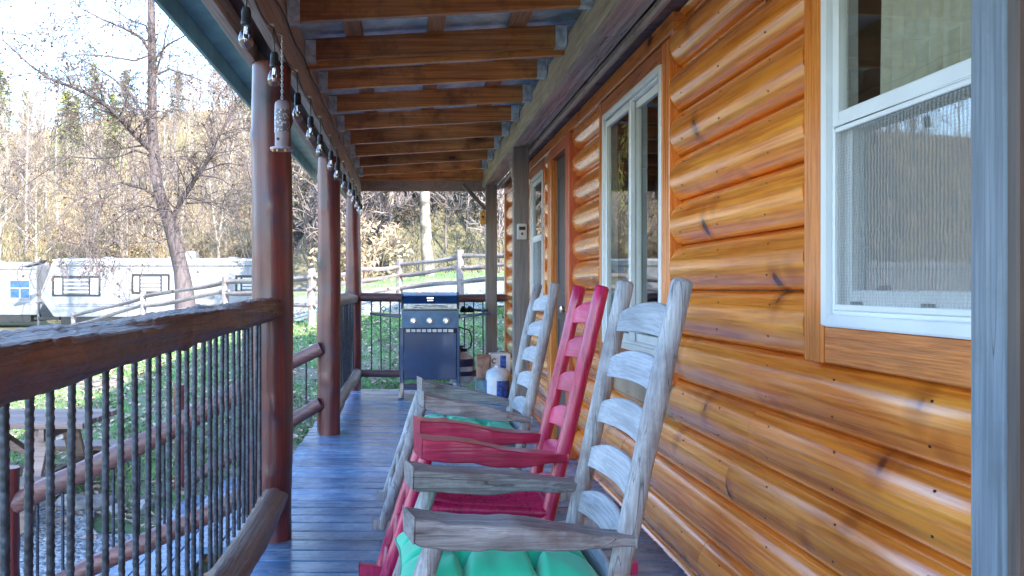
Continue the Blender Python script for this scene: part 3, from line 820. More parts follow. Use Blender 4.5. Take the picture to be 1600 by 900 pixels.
mb = MB(); mb.box(.846, .893, rys[0]-.3, 9.7, 2.303, 2.316); mb.build('beam_cap', M['greybeam'], roof)
mb = MB(); mb.box(-.60, .99, 9.722, 9.76, 2.27, 2.50); mb.build('end_rim_board', M['greybeam'], roof, bevel=.003)
mb = MB(); mb.box(-.55, .84, 9.60, 9.64, zb(0)-.02, zb(0)+.11); mb.build('rafter', M['rafter'], roof, bevel=.003)
# narrow soffit boards between wall beam and wall
yy = -1.0
while yy < 9.6:
    mb = MB(); zz = 2.30+random.uniform(-.003,.003); mb.box(1.003, WX+.01, yy+.004, yy+.181, zz, zz+.02); mb.build('soffit_board', M['soffit'], roof, bevel=.003, origin=(1.08, yy+.09, zz)); yy += .185
mb = MB(); mb.box(1.003, 1.022, -1, 9.6, 2.272, 2.296); mb.build('soffit_batten', M['greybeam'], roof, bevel=.002)
# knee brace at the far post
mb = MB(); mb.beam((.60, 9.40, 2.31), (.848, 9.40, 2.03), .04, .045, (0,1,0)); mb.build('knee_brace', M['darkpost'], roof, bevel=.003)

# ------------------------------------------------------------------ square posts along the wall
for (Y, mt, lab) in ((1.187, 'greypost', 'blue grey painted square post cut by the right edge of the photo'), (6.86, 'darkpost', 'middle dark grey square post carrying the key box'), (9.36, 'darkpost', 'far dark grey square post near the end railing')):
    mb = MB(); zt = 2.301
    n = 14
    for i in range(1):
        mb.box(.85, .99 if Y < 5 else .975, Y, Y+.09, 0.001, zt)
    if Y < 5:
        mb = MB(); mb.box(.85, .99, Y+.012, Y+.09, 0.001, zt)
    o = mb.build('square_post', M[mt], None, bevel=.005, origin=(.85, Y, 0)); tag(o, lab, 'post', 'square posts beside the wall')
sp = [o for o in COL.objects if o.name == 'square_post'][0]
mb = MB(); mb.box(.8505, .99, 1.175, 1.198, 0.001, 2.301); mb.build('shade_face', M['shadeface'], sp, bevel=.003)  # added ply, its dark brown stands for shade on the post's front
kb = thing('key_box', 'light grey key lock box on the middle square post', 'key box', (.91, 6.86, 1.55))
mb = MB(); mb.box(.875, .952, 6.815, 6.858, 1.545, 1.672); mb.build('box_body', M['keybox'], kb, bevel=.006)
mb = MB(); mb.box(.888, .939, 6.812, 6.8145, 1.62, 1.648); mb.build('dial_cover', M['black'], kb)
mb = MB(); mb.box(.905, .922, 6.812, 6.8145, 1.58, 1.60); mb.build('slot', M['rebar'], kb)
yb = thing('hanging_block', 'small yellow wooden block hanging beside the far square post', 'ornament', (.80, 9.36, 1.9))
mb = MB(); mb.box(.785, .845, 9.33, 9.36, 1.86, 2.01); mb.build('wood_block', M['yellowwood'], yb, bevel=.004)
mb = MB(); mb.lathe([(.012,0), (.012,-.002)], (.815, 9.33, 1.94), 10, 'y'); mb.build('dark_hole', M['black'], yb)
mb = MB(); mb.tube([(.815, 9.345, 2.01), (.812, 9.35, 2.07)], .002, 5); mb.build('hook', M['rebar'], yb)
for (dx, ln) in ((0, .36), ):
    mb = MB()
    for q in range(3):
        mb.tube([(.845-.008*q, 6.84, 2.30), (.83-.012*q, 6.84, 2.2), (.838-.006*q, 6.845, 2.0+.05*q), (.852, 6.85, 1.93+.05*q)], .0035, 5)
    o = mb.build('looped_cable', M['rope'], None, smooth=True, origin=(.845, 6.84, 2.3)); tag(o, 'pale cord looped at the top of the middle square post', 'cord')

# ------------------------------------------------------------------ string lights, bird feeder
sl = thing('string_light', 'black string light with clear bulbs along the inner beam', 'string lights', (-.54, 5, 2.17))
BY = [2.20, 2.78, 3.31, 4.0, 4.55, 5.08, 5.70, 6.21, 6.85, 7.4, 7.95, 8.45, 8.95, 9.3]
mb = MB(); pts = []
y = 1.0
ks = [1.0]+BY+[9.6]
for a, b in zip(ks[:-1], ks[1:]):
    for i in range(6):
        t = i/6; pts.append((-.537, a+(b-a)*t, 2.175-.035*4*t*(1-t)*(1.0)))
pts.append((-.537, 9.6, 2.175)); mb.tube(pts, .004, 6); mb.build('cable', M['cord'], sl, smooth=True)
mb = MB()   # wire clips
for yy in BY[:]: mb.box(-.5595, -.533, yy-.004, yy+.004, 2.178, 2.19)
mb.build('cable_clip', M['galv'], sl)
for i, yy in enumerate(BY):
    zt = 2.172; sw = random.uniform(-.006, .006)
    bp = part('bulb', sl, None, (-.535, yy, 2.01))
    mb = MB(); mb.tube([(-.537, yy, zt), (-.535+sw, yy, 2.075)], .003, 6); mb.build('drop_wire', M['cord'], bp)
    x = -.535+sw
    mb = MB(); mb.lathe([(.006,.085), (.013,.082), (.0165,.07), (.0165,.04), (.018,.038), (.018,.026), (.014,.024)], (x, yy, 1.995), 14); mb.build('socket', M['black'], bp, smooth=True)
    mb = MB(); mb.lathe([(.012,.026), (.015,.016), (.0235,-.006), (.0265,-.022), (.025,-.036), (.017,-.047), (.004,-.052)], (x, yy, 1.995), 16); mb.build('glass_bulb', M['bulbglass'], bp, smooth=True, ang=60)
    mb = MB(); mb.tube([(x-.006, yy, 2.015), (x-.009, yy, 1.985), (x-.004, yy, 1.962), (x, yy, 1.985), (x+.004, yy, 1.962), (x+.009, yy, 1.985), (x+.006, yy, 2.015)], .0011, 4)
    mb.lathe([(.004,.02), (.003,-.01)], (x, yy, 2.0), 6); mb.build('filament', M['chrome'], bp)
# extra wire running beside the hangers
mb = MB(); mb.tube([(-.548, yy, 2.335+.012*math.sin(yy*9)) for yy in np.arange(1, 9.6, .16)], .004, 5)
o = mb.build('electric_wire', M['cord'], None, smooth=True, origin=(-.548, 5, 2.33)); tag(o, 'thin dark wire stapled along the inner beam below the joist hangers', 'wire')
bf = thing('bird_feeder', 'small grey tube bird feeder hanging from a chain in front of the nearest log post', 'bird feeder', (-.515, 3.4, 1.70))
fx, fy = -.513, 3.38
mb = MB(); mb.lathe([(.003,.205), (.018,.204), (.027,.196), (.030,.18), (.030,.165)], (fx, fy, 1.70), 20); mb.build('cap', M['feeder'], bf, smooth=True)
def feeder_tube():
    m, nt, bs = newmat('printed feeder tube'); v = coords(nt, (1,1,1), False)
    vo = N(nt, 'ShaderNodeTexVoronoi'); vo.inputs['Scale'].default_value = 90; nt.links.new(v, vo.inputs['Vector'])
    c = ramp(nt, vo.outputs['Distance'], [(.3, (.45,.45,.48)), (.42, (.12,.10,.13))]); nt.links.new(c, bs.inputs['Base Color']); bs.inputs['Roughness'].default_value = .3; return m
mb = MB(); mb.lathe([(.0305,.165), (.0305,.075)], (fx, fy, 1.70), 20); mb.build('patterned_tube', feeder_tube(), bf, smooth=True)
mb = MB(); mb.lathe([(.0305,.075), (.029,.07), (.029,.012)], (fx, fy, 1.70), 20); mb.build('lower_tube', M['feeder'], bf, smooth=True)
mb = MB(); mb.lathe([(.02,.012), (.045,.010), (.048,.014), (.048,.004), (.02,.0)], (fx, fy, 1.70), 20); mb.build('tray', M['feeder'], bf, smooth=True)
mb = MB(); mb.lathe([(.006,0), (.006,-.003)], (fx-.012, fy-.027, 1.745), 8, 'y'); mb.build('feed_hole', M['black'], bf)
for dx in (-.03, -.012, .02):
    mb = MB(); mb.lathe([(.001,.006), (.005,.004), (.005,-.003), (.001,-.006)], (fx+dx, fy-.04, 1.697), 8); mb.build('tray_bolt', M['yellowwood'], bf)
mb = MB()
zz = 1.905
i = 0
while zz < 2.168:
    ang = 0 if i % 2 else PI/2
    mb.tube([(fx+.004*math.cos(a)*math.cos(ang), fy+.004*math.cos(a)*math.sin(ang), zz+.008*math.sin(a)) for a in [k*PI/4 for k in range(9)]], .0012, 4); zz += .012; i += 1
mb.tube([(fx, fy, 2.165), (-.55, fy, 2.176)], .0015, 4)
mb.build('chain', M['galv'], bf)

# ------------------------------------------------------------------ rocking chairs
def rocker(label, root, hw, post, arm, slat, seat, posttop=1.16, drop=.04, az=.645, ft=-.12, th=.068, gap=.0115, tip=0, rungs=6, notch=False, seed=1, slope=.215):
    rs = random.Random(seed)
    t = thing('rocking_chair', label, 'rocking chair', root)
    rx, ry, rz = root
    def X(x): return rx+x
    def post_(nm, xt, zt, z0, r, yy, yb=None, sl=slope):
        pts = []; rad = []; m = 16
        for i in range(m+1):
            z = zt+(z0-zt)*i/m
            pts.append((X(xt-(zt-z)*sl), yy+(0 if yb is None else (yb-yy)*i/m)+.0015*math.sin(i*1.9+seed), z))
            q = r*(1+.03*math.sin(i*1.3+seed)+.02*rs.uniform(-1,1))
            rad.append([q*(1+.03*math.sin(k*1.7+i*.7)) for k in range(14)])
        # rounded end at the top
        p0 = Vector(pts[0]); d = (p0-Vector(pts[1])).normalized()
        pts = [p0+d*.008]+pts; rad = [[r*.72]*14]+rad
        if notch:
            a = Vector(pts[2])
            pts[2:2] = []
            rad[2] = [r*.86]*14 if nm == 'back_post' else rad[2]
        mb = MB(); mb.tube(pts, rad, 14); return mb.build(nm, post, t, smooth=True, ang=55)
    xtop = .31+(posttop-.6)*slope
    for s in (-1, 1):
        post_('back_post', xtop, posttop, .045, .025, ry+s*hw, ry+s*hw*.97)
        post_('front_post', ft, .60, .045, .024, ry+s*(hw+.005), None, .33)
        # rocker blade: curved
        mb = MB(); a0, a1 = -.41, .66; n = 18; vs = []; yy = ry+s*hw
        for i in range(n+1):
            x = a0+(a1-a0)*i/n; z = .0015+ (x-.1)**2*.16; h = .05 if 0 < i < n else .045
            for (dy, dz) in ((-.02,0), (.02,0), (.02,h), (-.02,h)): vs.append((X(x), yy+dy, z+dz))
        fs = []
        for i in range(n):
            for k in range(4): k2 = (k+1) % 4; fs.append((i*4+k, i*4+k2, i*4+4+k2, i*4+4+k))
        fs += [(0,1,2,3), (n*4+3, n*4+2, n*4+1, n*4)]
        mb._add(vs, fs); mb.build('rocker_blade', post, t, bevel=.003)
        # arm: slab, wide in front, tapering to the back post
        mb = MB(); n = 16; vs = []; 
        for i in range(n+1):
            u = i/n; x = -.195+.515*u
            zt = az-drop*u+.004*math.sin(u*9+seed); wd = (.056*(1-u*.25) if u < .75 else .0455-(u-.75)*.09)
            thk = th*(1.0 if u < .45 else 1-(u-.45)*1.15)+.003*math.sin(u*14+s)
            y0 = yy+s*.008
            xo = .0
            for (dy, zz, ox) in ((-wd, zt-thk, .018 if i == 0 else 0), (wd, zt-thk, -.004), (wd*1.0, zt, -.006), (-wd, zt, .02 if i == 0 else 0)):
                vs.append((X(x+ox), y0+dy+rs.uniform(-.003,.003), zz+rs.uniform(-.0025,.0025)))
        fs = []
        for i in range(n):
            for k in range(4): k2 = (k+1) % 4; fs.append((i*4+k, i*4+k2, i*4+4+k2, i*4+4+k))
        fs += [(0,1,2,3), (n*4+3, n*4+2, n*4+1, n*4)]
        mb._add(vs, fs); mb.build('armrest', arm, t, bevel=.004, smooth=True, ang=35)
        # side stretchers
        for (z, r) in ((.13, .012), (.25, .012)):
            mb = MB(); mb.tube([(X(ft-(.6-z)*.33), yy, z), (X(.31-(.6-z)*slope), yy, z+.01)], [r, r*1.3] , 10); mb.build('side_stretcher', post, t, smooth=True)
        mb = MB(); zs = .405; mb.tube([(X(ft-(.6-zs)*.33-.01), yy, zs), (X(.31-(.6-zs)*slope), yy, zs-.02)], .018, 10); mb.build('seat_rail', post, t, smooth=True)
    for (x, z) in ((ft-(.6-.15)*.33, .15), (ft-(.6-.27)*.33, .27), (ft-(.6-.405)*.33, .41), (.31-(.6-.2)*slope, .2), (.31-(.6-.385)*slope, .385)):
        mb = MB(); mb.tube([(X(x), ry-hw, z), (X(x), ry+hw, z)], .015, 10); mb.build('cross_stretcher', post, t, smooth=True)
    # ladder slats, arched tops, bowed back
    for i in range(rungs):
        z = posttop-.105-i*(.127 if rungs == 6 else .135); xc = .31+(z-.6)*slope
        n = 14; vs = []
        for j in range(n+1):
            u = j/n*2-1; y_ = ry+u*(hw-.012); bowx = .022*(1-u*u)
            top = .022+.034*(1-abs(u)**2.6); bot = -.03+.006*(1-u*u)
            for (dx, dz) in ((-.0055, bot), (.0055, bot), (.0055, top), (-.0055, top)):
                vs.append((X(xc+bowx+dx+dz*slope), y_, z+dz))
        fs = []
        for j in range(n):
            for k in range(4): k2 = (k+1) % 4; fs.append((j*4+k, j*4+k2, j*4+4+k2, j*4+4+k))
        fs += [(0,1,2,3), (n*4+3, n*4+2, n*4+1, n*4)]
        mb = MB(); mb._add(vs, fs); mb.build('back_slat', slat, t, bevel=.003, smooth=True, ang=40)
    # woven / slatted seat
    for i in range(15):
        y_ = ry+(-1+2*(i+.5)/15)*(hw-.012); sg = .03*(1-((i-7)/7.5)**2)
        mb = MB(); mb.tube([(X(-.19), y_, .415), (X(-.165), y_, .43), (X(-.06), y_, .413-sg), (X(.1), y_, .405-sg), (X(.25), y_, .402)], [gap]*5, 7); mb.build('seat_strand', seat, t, smooth=True)
    return t
M['pinkx'] = wood('magenta painted arm', (.22,.002,.03), (.38,.004,.05), (.60,.03,.11), 'x', .3, .4, 0, .8, .5, None, streak=.6)
M['pinkslat'] = wood('lighter magenta slat', (.50,.02,.10), (.66,.035,.14), (.76,.08,.20), 'y', .4, .2, 0, .8, .3, None)
rocker('nearest weathered grey rocking chair holding the larger green cushion', (.185, 2.15, 0), .25, M['weather'], M['weatherx'], M['weathery'], M['weatherx'], 1.162, seed=3, drop=.045, th=.058)
rocker('magenta painted rocking chair between the two grey ones', (.215, 3.05, 0), .19, M['pink'], M['pinkx'], M['pinkslat'], M['pink'], 1.15, seed=5, slope=.235, drop=.07, az=.652, ft=-.15, gap=.0095)
rocker('farthest weathered grey rocking chair with notched post tops', (.24, 4.14, 0), .27, M['weather'], M['weatherx'], M['weathery'], M['weatherx'], 1.165, notch=True, seed=9, drop=.115, az=.675, ft=-.185)
def cushion(label, cx, cy, z, hx, hy, th):
    n = 72; vs = []; fs = []
    tufts = [(.0, -.42), (.0, .42), (-.45, 0), (.45, 0), (-.5, -.78), (.5, .78)][:4]
    tufts = [(a, b) for a in (-.36, .36) for b in (-.36, .36)]
    for side in (1, -1):
        for j in range(n+1):
            for i in range(n+1):
                u = i/n*2-1; v = j/n*2-1
                e = (1-abs(u)**3.2)*(1-abs(v)**3.2); h = max(0, e)**.42
                d = 0
                for (a, b) in tufts:
                    r = math.hypot(u-a, v-b); d += .62*math.exp(-(r/.13)**2)
                    an = math.atan2(v-b, u-a)
                    d += .06*math.sin(an*7+a*5+b*3)*math.exp(-((r-.25)/.13)**2)
                # creases linking tufts to edges
                for (a, b) in tufts:
                    d += .30*math.exp(-((u-a)/.05)**2)*(abs(v) > .36)*(1 if e > .02 else 0)
                    d += .30*math.exp(-((v-b)/.05)**2)*(abs(u) > .36)
                d += .14*math.exp(-((abs(u)-.36)/.05)**2)*(abs(v) <= .36)+.14*math.exp(-((abs(v)-.36)/.05)**2)*(abs(u) <= .36)
                d += .03*math.sin(u*23+v*5)*math.exp(-((abs(v)-.8)/.2)**2)+.03*math.sin(v*25)*math.exp(-((abs(u)-.8)/.2)**2)
                k = 1-.05*(1-abs(u))*0
                pinch = 1+.03*(abs(u)**2*abs(v)**2)*2
                hh = th*(h*(1-min(.82, d*(h))) if side > 0 else -.55*h)
                vs.append((cx+u*hx*pinch*(1-.025*(1-abs(v)**2)*abs(u)), cy+v*hy*pinch, z+th*.45+hh*.62))
    m1 = (n+1)*(n+1)
    for s_ in range(2):
        for j in range(n):
            for i in range(n):
                a = s_*m1+j*(n+1)+i
                fs.append((a, a+1, a+n+2, a+n+1) if s_ == 0 else (a, a+n+1, a+n+2, a+1))
    t = thing('seat_cushion', label, 'cushion', (cx, cy, z))
    mb = MB(); mb._add(vs, fs); mb.build('tufted_pad', M['cushion'], t, smooth=True, ang=180)
    pts = []
    for k in range(81):
        a = k/80*4; s_ = int(a) % 4; f = a-int(a)
        u, v = [(-1+2*f, -1), (1, -1+2*f), (1-2*f, 1), (-1, 1-2*f)][s_]
        pinch = 1+.03*(u*u*v*v)*2
        pts.append((cx+u*hx*pinch*(1-.025*(1-v*v)*abs(u)), cy+v*hy*pinch, z+th*.45+.003*math.sin(k*.9)))
    mb = MB(); mb.tube(pts, .0045, 6, caps=False); mb.build('piping', M['piping'], t, smooth=True)
    for (a, b) in tufts:
        mb = MB(); mb.lathe([(.002,.006), (.009,.004), (.011,0), (.009,-.003)], (cx+a*hx, cy+b*hy, z+th*.45+th*.62*.22), 10); mb.build('tuft_button', M['piping'], t, smooth=True)
cushion('jade green tufted cushion on the nearest grey rocking chair', .212, 2.13, .378, .238, .228, .145)
cushion('green cushion on the farthest grey rocking chair', .27, 4.14, .41, .24, .235, .10)

# ------------------------------------------------------------------ grill
g = thing('gas_grill', 'blue black three burner gas grill with side shelves', 'grill', (.26, 8.9, 0))
gx, gy = .215, 8.75; hw = .295
def gp(x): return gx+x
mb = MB()
prof_ = [(gy+.42, .985), (gy+.40, 1.04), (gy+.32, 1.10), (gy+.12, 1.105), (gy+.03, 1.06), (gy, .99), (gy, .925), (gy+.42, .925)]
mb.prism([(a, b) for a, b in prof_], gp(-hw+.006), gp(hw-.006), 'x'); mb.build('lid', M['grill'], g, bevel=.01, smooth=True, ang=35)
for s in (-1, 1):
    mb = MB(); mb.prism([(a, b+.004) for a, b in prof_], gp(s*hw-.008), gp(s*hw+.008), 'x'); mb.build('lid_end', M['black'], g, bevel=.003)
mb = MB(); mb.box(gp(-hw+.02), gp(hw-.02), gy-.004, gy+.001, .935, .985); mb.build('lid_trim', M['galv'], g)
mb = MB(); mb.tube([(gp(-.17), gy-.005, .955), (gp(-.165), gy-.045, .958), (gp(0), gy-.055, .965), (gp(.165), gy-.045, .958), (gp(.17), gy-.005, .955)], .011, 10); mb.build('lid_handle', M['chrome'], g, smooth=True)
mb = MB(); mb.box(gp(-.035), gp(.035), gy+.018, gy+.03, 1.04, 1.052); mb.box(gp(-.03), gp(.03), gy+.010, gy+.024, 1.015, 1.025); mb.build('badge', M['chrome'], g)
mb = MB(); mb.box(gp(-hw), gp(hw), gy-.02, gy+.42, .735, .915); mb.build('firebox_panel', M['grilltop'], g, bevel=.006)
for kx in (-.175, -.005, .165):
    kn = part('burner_knob', g, None, (gp(kx), gy-.02, .81))
    mb = MB(); mb.lathe([(.034,0), (.034,-.006), (.03,-.008)], (gp(kx), gy-.02, .81), 20, 'y'); mb.build('bezel', M['galv'], kn, smooth=True)
    mb = MB(); mb.lathe([(.022,-.008), (.022,-.03), (.018,-.034)], (gp(kx), gy-.02, .81), 18, 'y'); mb.box(gp(kx)-.006, gp(kx)+.006, gy-.06, gy-.054, .79, .832); mb.build('grip', M['chrome'], kn, smooth=True)
mb = MB(); mb.box(gp(-hw+.03), gp(hw-.055), gy-.008, gy-.004, .69, .722)
for q in range(6): pass
mb.build('louvre_back', M['cardwhite'], g)
for q in range(9):
    mb = MB(); xx = gp(-hw+.03)+q*.055; mb.box(xx, xx+.012, gy-.014, gy-.009, .688, .724); mb.build('louvre_bar', M['grill'], g)
for s in (-1, 1):
    mb = MB(); mb.box(gp(s*hw-.02), gp(s*hw+.012) if s > 0 else gp(s*hw+.02), gy-.01, gy+.02, .16, .733); mb.build('cabinet_side', M['grill'], g, bevel=.004)
mb = MB(); mb.box(gp(-hw+.022), gp(hw-.022), gy-.012, gy+.006, .20, .684); mb.build('cabinet_front', M['grill'], g, bevel=.005)
mb = MB()
for s in (-1, 1): mb.box(gp(s*hw-.01), gp(s*hw+.01), gy+.022, gy+.40, .45, .73)
mb.box(gp(-hw), gp(hw), gy+.40, gy+.415, .45, .73); mb.build('cabinet_panel', M['grill'], g)
mb = MB(); mb.box(gp(-hw-.01), gp(hw+.05), gy+.02, gy+.40, .085, .11); mb.build('bottom_shelf', M['grill'], g, bevel=.004)
for s in (-1, 1):
    for d in (0, .38):
        mb = MB(); x = gp(s*(hw-.005)); xo = gp(s*(hw+.012))
        mb.hexa([(xo-.028, gy+d-.015, .0015), (xo+.028, gy+d-.015, .0015), (xo+.028, gy+d+.03, .0015), (xo-.028, gy+d+.03, .0015), (x-.016, gy+d, .2), (x+.016, gy+d, .2), (x+.016, gy+d+.025, .2), (x-.016, gy+d+.025, .2)])
        mb.build('leg', M['grill'], g, bevel=.003)
    mb = MB(); xa = gp(s*(hw+.012)); xb = gp(s*(hw+.335))
    mb.prism([(xa, .875), (xb, .895), (xb, .872), (xa, .835)], gy, gy+.4, 'y'); mb.build('side_shelf', M['grill'], g, bevel=.004)
mb = MB(); mb.tube([(gp(-hw-.19)+.02*math.cos(a), gy-.012, .935+.022*math.sin(a)) for a in [k*PI/6 for k in range(13)]], .004, 6); mb.tube([(gp(-hw-.19), gy-.012, .912), (gp(-hw-.19), gy-.006, .885)], .004, 6); mb.build('shelf_hook', M['black'], g)
# things on the right shelf
tg = thing('grill_brush', 'black grill brush lying on the right shelf of the grill', 'brush', (.6, 8.9, .9))
sx = gp(hw+.03)
mb = MB(); mb.tube([(sx+.11, gy+.16, .925), (sx+.2, gy+.17, .912), (sx+.29, gy+.18, .910)], [.010,.012,.009], 8); mb.build('brush_handle', M['black'], tg, smooth=True)
mb = MB(); 
for i in range(12): mb.tube([(sx+.01+.011*i, gy+.13, .94+.012*math.sin(i)), (sx+.01+.011*i, gy+.19, .90)], [.012,.014], 6)
mb.build('bristle_head', M['black'], tg)
mb = MB(); mb.lathe([(.02,.0), (.026,.01), (.026,.03), (.02,.035)], (sx+.24, gy+.1, .893), 14); o = mb.build('small_tin', M['grilltop'], None, smooth=True, origin=(sx+.24, gy+.1, .893)); tag(o, 'small dark tin on the right shelf of the grill', 'tin')
# propane tank
pt = thing('propane_tank', 'grey propane tank with dark blue bands behind the right side of the grill', 'gas tank', (.60, 9.12, .11))
tx, ty = .555, 9.06
mb = MB(); mb.lathe([(.03,.36), (.07,.352), (.11,.325), (.128,.285), (.13,.25), (.13,.11), (.126,.07), (.10,.035), (.06,.02)], (tx, ty, .10), 28); mb.build('tank_body', M['tank'], pt, smooth=True, ang=60)
mb = MB(); mb.lathe([(.1312,.292), (.1325,.27), (.1325,.215), (.1312,.21)], (tx, ty, .10), 28); mb.lathe([(.1315,.16), (.1325,.155), (.1325,.115), (.1315,.11)], (tx, ty, .10), 28); mb.build('label_band', M['tankband'], pt, smooth=True)
mb = MB(); mb.lathe([(.085,.03), (.09,.0), (.085,.0)], (tx, ty, .112), 24); mb.build('foot_ring', M['tank'], pt, smooth=True)
mb = MB(); mb.tube([(tx+.085*math.cos(a), ty+.085*math.sin(a), .49) for a in [k*PI/8-.6 for k in range(14)]], .009, 8)
for a in (-.6, 1.4, 2.9, 4.4): mb.tube([(tx+.085*math.cos(a), ty+.085*math.sin(a), .49), (tx+.088*math.cos(a), ty+.088*math.sin(a), .43)], .011, 6)
mb.build('collar', M['tank'], pt, smooth=True)
mb = MB(); mb.lathe([(.016,0), (.016,.05), (.03,.055), (.03,.075), (.02,.08)], (tx, ty, .455), 12); mb.tube([(tx, ty, .48), (tx+.06, ty-.03, .485)], .018, 8); mb.build('valve', M['black'], pt, smooth=True)
mb = MB(); mb.tube([(tx+.06, ty-.03, .485), (tx+.10, ty-.06, .52), (tx+.11, ty-.09, .62), (tx+.08, ty-.11, .70), (tx-.02, ty-.10, .73), (tx-.1, ty-.08, .74)], .008, 8); mb.build('gas_hose', M['black'], pt, smooth=True)

# boxes and jug by the wall
b1 = thing('cardboard_box', 'small brown carton standing on the dull teal crate', 'box', (.73, 8.55, .2))
mb = MB(); mb.box(.685, .81, 8.5, 8.66, .235, .45); mb.build('carton', M['card'], b1, bevel=.004)
mb = MB(); mb.hexa([(.685,8.5,.45),(.81,8.5,.45),(.81,8.58,.452),(.685,8.58,.452),(.68,8.47,.475),(.815,8.47,.475),(.81,8.55,.478),(.685,8.55,.478)]); mb.build('flap', M['card'], b1)
b2 = thing('plastic_crate', 'dull teal crate on the deck between tank and blue bottle', 'crate', (.73, 8.55, 0))
mb = MB(); mb.box(.675, .815, 8.48, 8.70, .004, .225); mb.build('crate_body', M['tealbox'], b2, bevel=.006)
mb = MB(); mb.box(.668, .822, 8.472, 8.708, .2255, .2335); mb.build('crate_rim', M['tealbox'], b2, bevel=.003)
b3 = thing('white_carton', 'white and blue printed carton behind the big water bottle', 'box', (.88, 8.6, 0))
mb = MB(); mb.box(.825, 1.03, 8.58, 8.78, .002, .475); mb.build('carton', M['cardwhite'], b3, bevel=.004)
mb = MB(); mb.box(.925, .985, 8.5765, 8.5795, .33, .46); mb.build('blue_print', M['bluelabel'], b3)
mb = MB(); mb.tube([(.865+.022*math.cos(a), 8.577, .405+.022*math.sin(a)) for a in [.8+k*.35 for k in range(14)]], .005, 6); mb.build('round_mark', M['black'], b3)
b4 = thing('water_bottle', 'big pale blue plastic water bottle with blue label beside the wall', 'bottle', (.87, 8.35, 0))
mb = MB(); mb.lathe([(.09,0.002), (.112,.012), (.116,.04), (.113,.07), (.116,.10), (.118,.27), (.115,.30), (.098,.335), (.06,.355), (.03,.362), (.029,.38), (.02,.383)], (.875, 8.36, 0), 26); mb.build('bottle_body', M['jug'], b4, smooth=True, ang=60)
mb = MB(); mb.lathe([(.1165,.06), (.118,.065), (.118,.235), (.1165,.24)], (.875, 8.36, 0), 26); mb.build('blue_label', M['bluelabel'], b4, smooth=True)
mb = MB()
vs = [];
for a in np.linspace(-2.75, -1.75, 8):
    vs.append((.875+.1195*math.cos(a), 8.36+.1195*math.sin(a), .03)); vs.append((.875+.1195*math.cos(a), 8.36+.1195*math.sin(a), .27))
mb._add(vs, [(2*i, 2*i+2, 2*i+3, 2*i+1) for i in range(7)]); mb.build('white_label', M['cardwhite'], b4, smooth=True)

# ------------------------------------------------------------------ picnic table
pc = thing('picnic_table', 'weathered picnic table on the grass beyond the near railing', 'picnic table', (-3.3, 6.2, -.58))
gzp = -.58
for i in range(5):
    mb = MB(); y0 = 5.86+i*.148; mb.box(-4.35, -2.28-.01*(i % 2), y0, y0+.14, .165, .205); mb.build('table_plank', M['picnic'], pc, bevel=.004)
for (y0, z) in ((5.42, -.13), (5.565, -.13), (6.80, -.13), (6.945, -.13)):
    mb = MB(); mb.box(-4.35, -2.30, y0, y0+.138, z-.038, z); mb.build('bench_plank', M['picnic'], pc, bevel=.004)
for X in (-4.0, -2.62):
    mb = MB(); mb.beam((X, 6.0, .16), (X, 5.62, -.60), .04, .13, (1,0,0)); mb.build('leg', M['picnic'], pc, bevel=.003)
    mb = MB(); mb.beam((X, 6.45, .16), (X, 6.86, -.60), .04, .13, (1,0,0)); mb.build('leg', M['picnic'], pc, bevel=.003)
    mb = MB(); mb.box(X+.022, X+.06, 5.43, 7.08, -.27, -.17); mb.build('cross_beam', M['picnic'], pc, bevel=.003)
    mb = MB(); mb.box(X+.022, X+.06, 5.88, 6.58, .075, .163); mb.build('top_cleat', M['picnic'], pc, bevel=.003)
    mb = MB(); mb.beam((X+.02*(-1 if X > -3 else 1), 6.22, -.2), (X+(-.5 if X > -3 else .5), 6.22, .14), .04, .09, (0,1,0)); mb.build('diagonal_brace', M['picnic'], pc, bevel=.003)

# ------------------------------------------------------------------ stones by the path
def rock(x, y, r, sd):
    rs = random.Random(sd); bm = bmesh.new(); bmesh.ops.create_icosphere(bm, subdivisions=2, radius=1)
    ax, ay, az = r*rs.uniform(.9,1.5), r*rs.uniform(.7,1.1), r*rs.uniform(.5,.75)
    pl = [(Vector((rs.uniform(-1,1), rs.uniform(-1,1), rs.uniform(-.2,1))).normalized(), rs.uniform(.6,.85)) for _ in range(7)]
    for v in bm.verts:
        for (n, d) in pl:
            q = v.co.dot(n)
            if q > d: v.co -= n*(q-d)
        v.co *= 1+rs.uniform(-.05,.05)
        v.co = Vector((v.co.x*ax, v.co.y*ay, v.co.z*az))
    me = bpy.data.meshes.new('rock'); bm.to_mesh(me); bm.free(); me.materials.append(M['rock'])
    o = bpy.data.objects.new('rock', me); COL.objects.link(o); o.location = (x, y, gz(x, y)+az*.45); o.rotation_euler = (0, 0, rs.uniform(0, 6))
    tag(o, 'pale grey field stone in the row between gravel and grass', 'stone', 'stones edging the gravel by the steps')
for i in range(26):
    u = i/25; rock(-1.75-u*4.6, 6.0+.25*math.sin(u*7)-.1*u+random.uniform(-.05,.05), random.uniform(.07,.13), 100+i)
for i in range(12): rock(random.uniform(-4.2,-2), random.uniform(5.45,5.9), random.uniform(.03,.06), 200+i)

